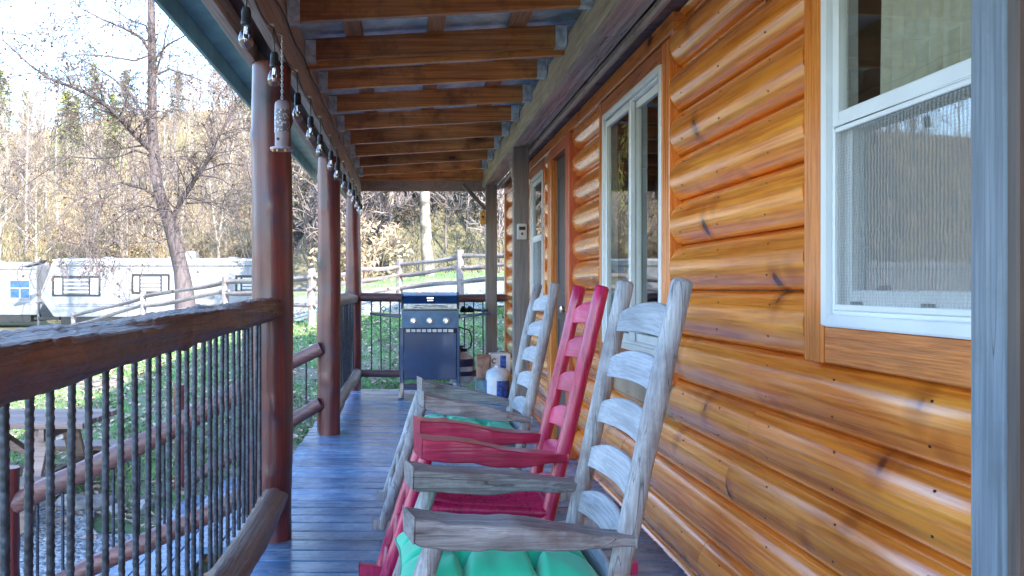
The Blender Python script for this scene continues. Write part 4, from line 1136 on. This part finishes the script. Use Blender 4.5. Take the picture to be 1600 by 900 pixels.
# ------------------------------------------------------------------ split rail fence
fence = thing('split_rail_fence', 'pale weathered split rail fence rising to the right across the yard', 'fence', (-1.8, 15, .4))
FP = [(160, 24, 520), (224, 20, 456), (352, 17.2, 428), (487, 15, 420), (560, 17.0, 412), (624, 18.2, 405), (719, 16.8, 391), (800, 16.0, 384), (880, 15.5, 374)]
FT = []
for (px, Y, py) in FP:
    X = (px-640)*Y/1313; zt = 1.15+(450-py)*Y/1313
    if px == 160: X, zt = -9.6, .45
    if px == 352: zt = 1.15+(450-432)*Y/1313
    FT.append((X, Y, zt))
    mb = MB(); zg = gz(X, Y)-.15; r = .075
    vs = []
    n = 8
    for i in range(n+1):
        z = zg+(zt-zg)*i/n
        for k in range(8):
            a = k*PI/4; rr = r*(1+.12*math.sin(i*1.7+k*2.1+px)); vs.append((X+rr*math.cos(a)*.95, Y+rr*math.sin(a), z+.02*math.sin(k)*(i == n)))
    fs = [(i*8+k, i*8+(k+1) % 8, i*8+8+(k+1) % 8, i*8+8+k) for i in range(n) for k in range(8)]+[tuple(range(n*8, n*8+8))]
    mb._add(vs, fs); mb.build('fence_post', M['fence'], fence, smooth=True, ang=30)
for (a, b) in zip(FT[:-1], FT[1:]):
    for d in ((.14, .36, .62) if a[0] > -4.8 else (.12, .34, .58)):
        if abs(a[0]-FT[3][0]) < .01 or True:
            A = Vector((a[0], a[1], a[2]-d-random.uniform(-.02,.02))); B = Vector((b[0], b[1], b[2]-d-random.uniform(-.02,.02)))
            e = (B-A).normalized()*.15
            pts = [A-e+(B-A+e*2)*t+Vector((0,0,.02*math.sin(t*5+d*9))) for t in [i/10 for i in range(11)]]
            rad = [[(.045 if 0 < i < 10 else .03)*(1+.18*math.sin(k*2.2+i*.8+d*20)) for k in range(7)] for i in range(11)]
            mb = MB(); mb.tube(pts, rad, 7); mb.build('fence_rail', M['fence'], fence, smooth=True, ang=30)

# ------------------------------------------------------------------ travel trailers
def trailer(label, x0, x1, Y, zt, wins, slope_right=False, sd=0, door=None):
    t = thing('travel_trailer', label, 'trailer', ((x0+x1)/2, Y, -.58))
    zb_ = -.02; D = 2.4
    p = [(x0+.55, zb_), (x0+.02, zb_+.75), (x0+.05, zb_+1.1), (x0+.55, zt-.08), (x0+.75, zt), (x1-.15, zt), (x1, zt-.12), (x1, zb_)]
    mb = MB(); mb.prism(p, Y, Y+D, 'y'); mb.build('body', M['trailer'], t, bevel=.03, smooth=True, ang=35)
    mb = MB(); mb.box(x0+.62, x1-.04, Y-.03, Y-.003, zt-.34, zt-.28); mb.build('awning_roll', M['trailgrey'], t, bevel=.01)
    mb = MB(); mb.box(x0+.5, x1, Y-.015, Y-.003, zt-.10, zt-.06); mb.build('roof_moulding', M['galv'], t)
    for z in (zb_+.42, zb_+.50):
        mb = MB(); mb.box(x0+.75, x1-.1, Y-.008, Y-.003, z, z+.035); mb.build('side_stripe', M['trailgrey'], t)
    mb = MB(); mb.box(x0+.45, x1-.02, Y-.012, Y-.003, zb_+1.0, zb_+1.03); mb.build('side_moulding', M['galv'], t)
    for X in (x0+1.2, x0+3.6, x0+6.1, x0+8.4):
        if X < x1-.2:
            mb = MB(); mb.box(X, X+.02, Y-.006, Y-.002, zb_+.56, zt-.36); mb.build('panel_seam', M['trailgrey'], t)
    mb = MB(); mb.box(x0+.8, x1-.3, Y+.1, Y+2.2, -.32, zb_-.001); mb.build('chassis', M['black'], t)
    for (wx0, wx1, wz0, wz1) in wins:
        wn = part('window', t, None, ((wx0+wx1)/2, Y, wz0))
        mb = MB(); q = .085
        mb.box(wx0, wx1, Y-.04, Y-.003, wz1-q, wz1); mb.box(wx0, wx1, Y-.04, Y-.003, wz0, wz0+q); mb.box(wx0, wx0+q, Y-.04, Y-.003, wz0+q, wz1-q); mb.box(wx1-q, wx1, Y-.04, Y-.003, wz0+q, wz1-q)
        mb.build('window_frame', M['black'], wn, bevel=.01)
        mb = MB(); mb.box(wx0+q, wx1-q, Y-.02, Y-.006, wz0+q, wz1-q); mb.build('curtain_panel', M['tank'], wn)
        a = wx0+(wx1-wx0)*.24; b = wx0+(wx1-wx0)*.76
        mb = MB(); mb.box(a-.07, a, Y-.03, Y-.021, wz0+q, wz1-q); mb.box(b, b+.07, Y-.03, Y-.021, wz0+q, wz1-q); mb.build('window_mullion', M['black'], wn)
        mb = MB(); mb.box(a, b, Y-.026, Y-.0205, wz0+q, wz1-q); mb.build('dark_glass', M['trailgrey'], wn)
        for k in range(4):
            mb = MB(); zz = wz0+q+.06+k*(wz1-wz0-2*q)/4.2; mb.box(a+.01, b-.01, Y-.031, Y-.0265, zz, zz+.07); mb.build('blind_slat', M['tank'], wn)
    for X in (x0+4.4, x0+5.3):
        wh = part('wheel', t, None, (X, Y, -.25))
        mb = MB(); mb.lathe([(.2,0), (.33,.01), (.34,.05), (.34,.18), (.33,.22), (.2,.23)], (X, Y-.01, -.24), 20, 'y'); mb.build('tyre', M['tyre'], wh, smooth=True)
        mb = MB(); mb.lathe([(.02,-.03), (.1,-.02), (.19,.005), (.2,.02)], (X, Y-.01, -.24), 16, 'y'); mb.build('rim', M['galv'], wh, smooth=True)
    mb = MB(); mb.beam((x0+.6, Y+.5, -.1), (x0-.75, Y+1.2, -.12), .08, .12); mb.beam((x0+.6, Y+1.9, -.1), (x0-.75, Y+1.2, -.12), .08, .12); mb.build('tow_frame', M['black'], t)
    mb = MB(); mb.tube([(x0-.55, Y+1.1, -.55), (x0-.55, Y+1.1, .55)], .05, 10); mb.box(x0-.65, x0-.45, Y+1.0, Y+1.2, .50, .56); mb.build('tongue_jack', M['trailgrey'], t)
    mb = MB(); mb.box(x0-.35, x0+.15, Y+.9, Y+1.5, -.08, .22); mb.build('battery_box', M['black'], t, bevel=.02)
    for X in (x0+2.2, x0+4.9, x0+7.4):
        if X < x1-.5:
            mb = MB(); mb.box(X, X+.4, Y+1, Y+1.4, zt+.001, zt+.09); mb.build('roof_vent', M['trailer'], t, bevel=.02)
    return t
Y = 34; k_ = Y/1313
def tw(a, b, c, d): return ((a-640)*k_, (b-640)*k_, 1.15+(450-d)*k_, 1.15+(450-c)*k_)
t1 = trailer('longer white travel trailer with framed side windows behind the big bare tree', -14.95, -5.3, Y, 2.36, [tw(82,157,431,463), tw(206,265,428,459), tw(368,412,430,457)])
mb = MB(); mb.box(-8.9, -7.9, Y-.012, Y-.003, .72, .84) ; mb.build('side_hatch', M['trailgrey'], t1)
mb = MB(); mb.hexa([(-10.0,Y+1,2.37),(-8.9,Y+1,2.37),(-8.9,Y+1.7,2.37),(-10.0,Y+1.7,2.37),(-9.6,Y+1.05,2.70),(-8.95,Y+1.05,2.70),(-8.95,Y+1.65,2.70),(-9.6,Y+1.65,2.70)]); mb.build('air_conditioner', M['trailer'], t1, bevel=.04)
mb = MB(); mb.box(-16.6, -15.9, Y-.2, Y+.0, 2.0-.05, 2.0); 
Y = 36.5; k_ = Y/1313
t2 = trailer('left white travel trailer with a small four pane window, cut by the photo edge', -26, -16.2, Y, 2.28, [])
wn = part('window', t2, None, (-16.95, Y, .8))
a_, b_, c_, d_ = tw(15, 48, 437, 467)
mb = MB(); frame4b = [(a_, b_, d_-.05, d_), (a_, b_, c_, c_+.05), (a_, a_+.05, c_+.05, d_-.05), (b_-.05, b_, c_+.05, d_-.05), (a_+.05, b_-.05, (c_+d_)/2+.02, (c_+d_)/2+.08), ((a_+b_)/2-.03, (a_+b_)/2+.03, c_+.05, (c_+d_)/2+.02)]
for (p, q, r, s) in frame4b: mb.box(p, q, Y-.04, Y-.004, r, s)
mb.build('window_frame', M['trailer'], wn)
mb = MB(); mb.box(a_+.03, b_-.03, Y-.02, Y-.006, c_+.03, d_-.03); mb.build('glass_pane', M['grilltop'], wn)
aw = thing('awning_strut', 'grey awning arm sticking up between the two trailers', 'awning arm', (-15.6, 33.8, 1.8))
mb = MB(); mb.hexa([(-15.55,33.7,1.98),(-14.9,33.7,2.15),(-14.9,34.3,2.15),(-15.55,34.3,1.98),(-15.6,33.7,2.02),(-14.75,33.7,2.28),(-14.75,34.3,2.28),(-15.6,34.3,2.02)]); mb.build('awning_flap', M['trailgrey'], aw)
mb = MB(); mb.tube([(-15.15,33.8,2.1), (-15.3,33.8,1.6), (-15.1,33.85,1.1)], .03, 6); mb.build('arm', M['trailgrey'], aw)

# ------------------------------------------------------------------ trees
def perp(d, rs):
    v = Vector((rs.gauss(0,1), rs.gauss(0,1), rs.gauss(0,1)))
    v = v-d*v.dot(d)
    return v.normalized() if v.length > 1e-5 else Vector((1,0,0))
def grow(mb, tw_, p, d, L, r, lev, rs, maxlev, droop=.0, seg=6, kids=5, seeds=None, curl=.18, minr=.003):
    pts = [p.copy()]; rad = [r]; q = p.copy(); dd = d.copy(); nd = []
    for i in range(seg):
        dd = (dd+perp(dd, rs)*curl*rs.uniform(.3,1)+Vector((0,0,1))*(.10-droop*(lev >= 1)*(i/seg)*2)).normalized()
        q = q+dd*(L/seg); pts.append(q.copy()); rad.append(max(minr, r*(1-.8*(i+1)/seg))); nd.append(dd.copy())
    (mb if lev < 2 else tw_).tube(pts, rad, 7 if lev == 0 else (5 if lev == 1 else 3), caps=False)
    if lev >= maxlev:
        if seeds is not None and rs.random() < .12: seeds.append(q.copy())
        return
    for k in range(kids):
        t = rs.uniform(.25, .98); i = min(seg-1, int(t*seg)); pp = pts[i].lerp(pts[i+1], t*seg-i)
        nd_ = (nd[i]*rs.uniform(.45,.9)+perp(nd[i], rs)*rs.uniform(.6,1.0)).normalized()
        grow(mb, tw_, pp, nd_, L*rs.uniform(.38,.62), max(minr, rad[i]*rs.uniform(.45,.65)), lev+1, rs, maxlev, droop, max(3, seg-1), kids, seeds, curl*1.15, minr)

def P(px, py, Y): return Vector(((px-640)*Y/1313, Y, 1.15+(450-py)*Y/1313))
rs = random.Random(12)
bt = thing('big_bare_tree', 'large bare tree with curved trunk in front of the longer trailer', 'tree', P(287, 480, 22))
tk = MB(); tg_ = MB(); seeds = []
TY = 22
trunk_px = [(290,500,.30),(288,455,.235),(284,425,.20),(276,390,.185),(266,350,.175),(254,320,.15),(245,285,.14),(241,250,.135),(238,200,.125),(238,150,.12),(238,100,.11),(237,50,.10),(236,0,.09),(234,-60,.08),(238,-140,.06),(240,-220,.035)]
tpts = [P(a, b, TY+.15*math.sin(i)) for i, (a, b, r) in enumerate(trunk_px)]
tk.tube(tpts, [[c[2]*1.0*(1+.07*math.sin(k*2.3+i)) for k in range(14)] for i, c in enumerate(trunk_px)], 14)
limbs = [
 ([(268,345,0),(285,310,-.3),(305,280,-.6),(318,262,-.8),(335,225,-1.0),(360,180,-1.2),(385,145,-1.4),(420,110,-1.5)], .075),
 ([(318,262,-.8),(335,240,-.9),(365,235,-1.0),(390,250,-1.1)], .03),
 ([(236,235,0),(215,215,-.4),(192,190,-.8),(170,168,-1.2),(145,150,-1.6),(110,135,-2),(75,122,-2.4),(45,100,-2.7),(15,72,-3),(-10,50,-3.2)], .075),
 ([(238,205,0),(222,175,.4),(205,150,.8),(180,125,1.2),(150,105,1.5),(118,88,1.8),(80,75,2)], .045),
 ([(236,85,0),(222,60,-.4),(195,45,-.8),(160,30,-1.1),(125,12,-1.4),(100,-15,-1.6)], .045),
 ([(236,65,0),(228,40,.5),(200,30,.9),(170,8,1.2),(150,-25,1.4)], .035),
 ([(242,120,0),(255,75,-.4),(262,40,-.6),(270,0,-.8)], .035),
 ([(240,95,0),(262,70,-.4),(290,55,-.9),(315,70,-1.3),(340,95,-1.6),(352,120,-1.8)], .03),
 ([(241,118,0),(265,108,.5),(300,120,.9),(330,132,1.2),(350,145,1.3)], .035),
 ([(238,245,0),(212,235,.6),(185,245,1.0),(150,248,1.4),(110,245,1.7),(60,275,2.0),(25,300,2.2)], .035),
 ([(250,310,0),(225,295,-.5),(190,285,-1.0),(150,298,-1.5),(115,315,-1.8),(85,350,-2.1),(60,375,-2.3)], .045),
 ([(262,335,0),(232,322,.5),(200,330,1.0),(172,350,1.4),(150,375,1.7)], .03),
 ([(236,165,0),(212,158,-.5),(180,162,-1),(150,180,-1.4),(140,205,-1.7)], .025),
 ([(238,85,0),(210,95,-.6),(170,88,-1.1),(130,85,-1.6),(90,90,-2),(40,55,-2.4),(0,50,-2.8)], .03),
 ([(290,318,-.3),(330,315,-.8),(360,322,-1.1),(390,318,-1.3)], .03),
 ([(270,370,0),(240,378,-.5),(205,380,-1),(170,375,-1.3)], .025),
 ([(243,240,0),(262,262,-.4),(285,300,-.9),(292,340,-1.2)], .02),
 ([(237,0,0),(225,-50,.4),(190,-100,.8),(150,-140,1)], .04), ([(236,-20,0),(255,-70,-.4),(290,-120,-.8)], .04),
]
for pl, r in limbs:
    pts = [P(a, b, TY+dy) for a, b, dy in pl]; n = len(pts)
    rad = [max(.009, r*(1-.85*i/(n-1))) for i in range(n)]
    tk.tube(pts, rad, 8, caps=False)
    for i in range(n-1):
        for q in range(5 if r > .04 else 4):
            t = rs.random(); p = pts[i].lerp(pts[i+1], t); d = (pts[i+1]-pts[i]).normalized()
            dd = (d*.6+perp(d, rs)*rs.uniform(.6,1)).normalized()
            grow(tk, tg_, p, dd, rs.uniform(.7,1.7), max(.008, rad[i]*.4), 2, rs, 4, .28, 6, 4, seeds, .28, .0065)
tk.build('trunk', M['bark'], bt, smooth=True, ang=80)
tg_.build('twigs', M['darktwig'], bt)['kind'] = 'stuff'
mb = MB()
for s in rs.sample(seeds, min(500, len(seeds))):
    mb.lathe([(.004,.03), (.028,.015), (.028,-.015), (.004,-.03)], s-Vector((0,0,.05)), 6)
mb.build('seed_balls', M['seed'], bt)['kind'] = 'stuff'
print('big tree tris', len(tg_.f))

def bare_variant(sd, H, maxlev=3, kids=5, lean=.05, r=None):
    rs = random.Random(sd); a = MB(); b = MB()
    d = Vector((rs.gauss(0,lean), rs.gauss(0,lean), 1)).normalized(); r = r or H*.012
    p = Vector((0,0,-.4)); pts = []; rad = []; n = 9; nd = []
    for i in range(n+1):
        pts.append(p.copy()); rad.append(max(.01, r*(1-.88*i/n)*(1.25 if i == 0 else 1))); nd.append(d.copy())
        d = (d+Vector((rs.gauss(0,.05), rs.gauss(0,.05), .12))).normalized(); p = p+d*(H/n)
    a.tube(pts, rad, 7, caps=False)
    for k in range(int(16)):
        t = rs.uniform(.25, .97)*n; i = min(n-1, int(t)); pp = pts[i].lerp(pts[i+1], t-i)
        dd = (nd[i]*.8+perp(nd[i], rs)*rs.uniform(.6,1.1)).normalized()
        grow(a, b, pp, dd, H*rs.uniform(.16,.3)*(1.25-t/n), rad[i]*.5, 1, rs, maxlev, .05, 5, kids, None, .2, .012)
    return a, b
PROTO = {}
def make_bare(key, sd, H, tm, bm_, maxlev=3, kids=4, r=None):
    a, b = bare_variant(sd, H, maxlev, kids, r=r)
    PROTO[key] = (a, b, tm, bm_)
rsf = random.Random(77)
def place(proto, x, y, s, rot, label, group, cat='tree', name='bare_tree'):
    z = gz(x, y)
    if isinstance(PROTO[proto], tuple):
        a, b, tm, bm_ = PROTO[proto]
        root = thing(name, label, cat, (0,0,0), group)
        a.build('trunk', tm, root, smooth=True, ang=80); b.build('crown', bm_, root)
        PROTO[proto] = root; o = root
    else:
        o = copy_tree(PROTO[proto])
    o.name = name
    o.location = (x, y, z-.1); o.scale = (s,s,s); o.rotation_euler = (0,0,rot)
    o['label'] = label; o['group'] = group; o['category'] = cat
    return o
for i in range(6): make_bare(f'b{i}', 300+i, 11, M['twiggrey'] if i % 2 else M['palebark'], M['twigtan'] if i % 2 else M['twiggrey'], 3, 4)
for i in range(3): make_bare(f's{i}', 330+i, 4.5, M['twiggrey'], M['twiggrey'], 3, 5, .035)
M['sycbark'] = plain('cream sycamore bark', (.19,.165,.13), .85, 0, .6, 3, .3)
make_bare('syc', 371, 13, M['sycbark'], M['sycbark'], 3, 5, .2)
def needle_variant(sd, H, R, mat, sparse=1.0):
    rs = random.Random(sd); a = MB(); b = MB()
    a.tube([(0,0,-.3), (rs.gauss(0,.1), rs.gauss(0,.1), H*.5), (0,0,H)], [.16,.1,.02], 7, caps=False)
    nl = int(26*sparse)
    for i in range(nl):
        t = i/nl; z = H*(.12+.86*t); rr = R*(1-t)**.8*rs.uniform(.75,1.15)+.2
        for k in range(7):
            an = rs.uniform(0, 2*PI); L = rr*rs.uniform(.7,1.1)
            tip = Vector((math.cos(an)*L, math.sin(an)*L, z-L*.15)); base = Vector((0,0,z))
            a.tube([base, base.lerp(tip,.6)+Vector((0,0,.1)), tip], [.03,.02,.008], 3, caps=False)
            for q in range(22):
                u = rs.uniform(.25,1); c = base.lerp(tip, u)+Vector((rs.gauss(0,.12), rs.gauss(0,.12), rs.gauss(0,.08)))
                d = Vector((rs.gauss(0,1), rs.gauss(0,1), rs.gauss(-.2,.6))).normalized()*rs.uniform(.1,.22); n = perp(d.normalized(), rs)*.035
                b._add([c-d, c+n, c+d, c-n], [(0,1,2,3)])
    return a, b
for i in range(2):
    a, b = needle_variant(400+i, 9, 2.3, M['pine']); PROTO[f'p{i}'] = (a, b, M['bark'], M['pine'])
a, b = needle_variant(410, 6, 2.4, M['teal']); PROTO['t0'] = (a, b, M['bark'], M['teal'])
# bushes: stems plus slivers
def bush_variant(sd, R, H, stems, leaves):
    rs = random.Random(sd); a = MB(); b = MB()
    for i in range(stems):
        an = rs.uniform(0,2*PI); t = Vector((math.cos(an)*R*rs.uniform(.2,1), math.sin(an)*R*rs.uniform(.2,1), H*rs.uniform(.5,1.05)))
        m_ = t*.5+Vector((0,0,H*.15)); a.tube([(0,0,-.1), m_, t], [.02,.012,.005], 3, caps=False)
        for q in range(6):
            u = rs.uniform(.4,1); p = m_.lerp(t, u); d = Vector((rs.gauss(0,1), rs.gauss(0,1), rs.gauss(.3,.7))).normalized()*H*.22
            a.tube([p, p+d*.6, p+d+Vector((0,0,-.05))], [.008,.006,.003], 3, caps=False)
    for i in range(leaves):
        an = rs.uniform(0,2*PI); rr = R*math.sqrt(rs.random()); z = H*rs.uniform(.05,1)*(1-.5*(rr/R)**2)
        c = Vector((math.cos(an)*rr, math.sin(an)*rr, z)); d = Vector((rs.gauss(0,1), rs.gauss(0,1), rs.gauss(0,1))).normalized()*rs.uniform(.03,.08); n = perp(d.normalized(), rs)*.025
        b._add([c-d, c+n, c+d, c-n], [(0,1,2,3)])
    return a, b
for i, (m_, lv) in enumerate(((M['drybrush'], 700), (M['shrubleaf'], 900), (M['shadebrush'], 500))):
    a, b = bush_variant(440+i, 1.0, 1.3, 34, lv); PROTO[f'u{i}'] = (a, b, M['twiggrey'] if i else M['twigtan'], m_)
# sycamore and neighbours seen under the roof, right of the grill
def px2(px, Y): return (px-640)*Y/1313
place('syc', px2(672, 23.4), 23.4, .9, .4, 'pale barked sycamore standing behind the fence above the grill', 'trees behind the split rail fence', name='pale_tree')
place('b0', px2(608, 26.5), 26.5, .9, 1.4, 'slim grey forked tree left of the pale sycamore behind the fence', 'trees behind the split rail fence')
place('b1', px2(684, 30), 30, 1.2, 2.4, 'thick grey trunk just behind the pale sycamore', 'trees behind the split rail fence')
place('t0', px2(592, 36), 36, 1.0, .4, 'blue green evergreen on the bank left of the pale sycamore', 'trees behind the split rail fence', name='evergreen_tree')
place('t0', px2(780, 33), 33, .8, 2.4, 'blue green evergreen on the bank seen right of the far square post', 'trees behind the split rail fence', name='evergreen_tree')
cnt = 0
def scatter(n, xr, yr, protos, lab, grp, smin, smax, name, cat, cond=None, mind=0):
    out = []
    k = 0; tries = 0
    while k < n and tries < n*30:
        tries += 1
        y = rsf.uniform(*yr); x = rsf.uniform(*xr)
        if cond and not cond(x, y): continue
        if mind and any((x-a)**2+(y-b)**2 < mind*mind for a, b in out): continue
        out.append((x, y)); k += 1
        place(rsf.choice(protos), x, y, rsf.uniform(smin, smax), rsf.uniform(0, 6.28), lab, grp, cat, name)
def inview(x, y, lo=-30, hi=480):
    px = 640+1313*x/y; return lo < px < hi
BB = [f'b{i}' for i in range(6)]
scatter(70, (-50, 0), (46, 80), BB, 'bare tree on the lower sunny slope behind the trailers', 'bare trees on the lower hillside', .6, .95, 'bare_tree', 'tree', lambda x, y: inview(x, y, -60, 560) and y > foot(x)+3, 1.6)
scatter(85, (-75, 5), (80, 150), BB, 'bare tree high on the far hillside', 'bare trees on the upper hillside', .7, 1.1, 'bare_tree', 'tree', lambda x, y: inview(x, y, -60, 560), 2)
scatter(45, (-140, -20), (46, 110), BB, 'bare tree on the hillside left of the photo frame', 'bare trees left of the frame', .9, 1.4, 'bare_tree', 'tree', lambda x, y: inview(x, y, -800, -60), 2)
scatter(16, (-12, -2), (30, 62), BB+['s0','s1'], 'bare tree on the slope seen between the two nearest log posts', 'bare trees seen between the log posts', .5, .9, 'bare_tree', 'tree', lambda x, y: inview(x, y, 440, 560) and y > foot(x)+1, 1.2)
scatter(26, (-6, 14), (30, 60), BB+['s0','s1'], 'bare tree on the bank behind the split rail fence', 'bare trees on the bank', .7, 1.2, 'bare_tree', 'tree', lambda x, y: inview(x, y, 430, 860) and y > foot(x)+1.5, 1.2)
scatter(7, (-70, -20), (75, 140), ['p0', 'p1'], 'green pine among bare trees on the hillside at the left', 'pines on the hillside', .8, 1.3, 'pine_tree', 'tree', lambda x, y: inview(x, y, -40, 210), 3)
scatter(5, (-40, 0), (70, 130), ['p0', 'p1'], 'green pine among bare trees on the hillside right of the big tree', 'pines on the hillside right', .8, 1.3, 'pine_tree', 'tree', lambda x, y: inview(x, y, 250, 560), 3)
scatter(60, (-36, -2), (38, 56), ['u0', 'u1', 'u0'], 'dry yellow brush at the foot of the hill behind the trailers', 'brush at the foot of the hill', .8, 1.7, 'bush', 'bush', lambda x, y: inview(x, y, -40, 520) and y > 39.5 and y > foot(x)-3, .8)
scatter(36, (-8, -1.2), (23.5, 42), ['u0','s0','s1','u1','u0'], 'dry bush on the slope seen between the log posts', 'dry bushes seen between the log posts', .7, 1.5, 'bush', 'bush', lambda x, y: inview(x, y, 440, 575) and y > foot(x)-1.5, .5)
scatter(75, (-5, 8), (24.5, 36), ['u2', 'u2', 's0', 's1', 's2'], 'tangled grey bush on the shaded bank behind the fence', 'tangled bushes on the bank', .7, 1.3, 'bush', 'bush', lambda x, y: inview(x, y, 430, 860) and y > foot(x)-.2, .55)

# ------------------------------------------------------------------ brush on the hillside, grass, fallen leaves
def slivers(name, n, pos, size, wid, mat, up=1.0, seed=1, label=None, cat=None):
    rng = np.random.default_rng(seed)
    p = pos(rng, n); n = len(p)
    an = rng.uniform(0, 2*np.pi, n); h = rng.uniform(size[0], size[1], n); w_ = rng.uniform(wid[0], wid[1], n)
    lean = rng.normal(0, .35, (n, 2))*h[:, None]
    c, s = np.cos(an)*w_, np.sin(an)*w_
    v = np.empty((n, 3, 3)); v[:, 0] = p; v[:, 1] = p; v[:, 2] = p
    v[:, 0, 0] -= c; v[:, 0, 1] -= s; v[:, 1, 0] += c; v[:, 1, 1] += s
    v[:, 2, 0] += lean[:, 0]; v[:, 2, 1] += lean[:, 1]; v[:, 2, 2] += h*up
    me = bpy.data.meshes.new(name); me.vertices.add(n*3); me.vertices.foreach_set('co', v.reshape(-1))
    me.loops.add(n*3); me.loops.foreach_set('vertex_index', np.arange(n*3, dtype=np.int32))
    me.polygons.add(n); me.polygons.foreach_set('loop_start', np.arange(0, n*3, 3, dtype=np.int32)); me.polygons.foreach_set('loop_total', np.full(n, 3, dtype=np.int32))
    me.update(calc_edges=True); me.materials.append(mat)
    o = bpy.data.objects.new(name, me); COL.objects.link(o); return tag(o, label, cat, kind='stuff')
def region(fn):
    def pos(rng, n):
        out = []
        for _ in range(n):
            q = fn(rng)
            if q is not None: out.append((q[0], q[1], gz(q[0], q[1])))
        return np.array(out)
    return pos
def near_yard(r):
    x = r.uniform(-7, 3.2); y = 5+r.random()**1.3*12
    if x > -.85 and y < 9.7: return None
    if x > -1.7 and 4 < y < 6.5: return None
    if y < 6.0 and x > -5: return None
    if y > 9.6 and x > 1.1+(y-9.6)*.3+.6: return None
    if math.sin(x*2.1+1)*math.cos(y*1.7)+.5*math.sin(x*5+y*4) < -.55: return None
    return x, y
slivers('grass', 85000, region(near_yard), (.03, .085), (.003, .007), M['blade'], 1, 3, 'short green grass in the yard beside and behind the porch', 'grass')
slivers('grass', 25000, region(lambda r: (r.uniform(-14, 4), r.uniform(13, 24))), (.04, .10), (.006, .012), M['blade'], 1, 4, 'sparse grass farther out in the yard by the fence', 'grass')
def hillpos(r):
    y = 40+r.random()*100; x = r.uniform(-1.0, .1)*y
    if y < foot(x): return None
    return x, y
slivers('hill_brush', 90000, region(hillpos), (.4, 1.5), (.02, .05), M['drybrush'], 1, 5, 'dry brush covering the wooded hillside', 'brush')
def bankpos(r):
    x = r.uniform(-9, 9); y = r.uniform(24.5, 48)
    return (x, y) if y > foot(x) else None
slivers('bank_brush', 42000, region(bankpos), (.2, .8), (.01, .03), M['shadebrush'], 1, 6, 'low tangled growth covering the shaded bank behind the fence', 'brush')
def leaves(n, seed):
    rng = np.random.default_rng(seed); vs = []; fs = []
    for i in range(n):
        q = None
        while q is None:
            x = rng.uniform(-9, 3.5); y = 5.5+rng.random()*14
            if (x > -.85 and y < 9.8) or (x > -1.7 and y < 6.6): continue
            if y > 9.6 and x > 1.8+(y-9.6)*.3: continue
            q = (x, y)
        z = gz(*q)+rng.uniform(.01, .05); a = rng.uniform(0, 6.28); s = rng.uniform(.025, .055); t = rng.uniform(-.5, .5)
        c, d = math.cos(a)*s, math.sin(a)*s; b = len(vs)
        vs += [(x-c, y-d, z-t*s), (x+d*.6, y-c*.6, z+.01), (x+c, y+d, z+t*s), (x-d*.6, y+c*.6, z+.012)]; fs.append((b, b+1, b+2, b+3))
    mb = MB(); mb.v = vs; mb.f = fs; mb.m = [0]*len(fs)
    o = mb.build('fallen_leaves', M['deadleaf']); tag(o, 'brown fallen leaves scattered over the yard grass', 'leaves', kind='stuff')
leaves(16000, 8)
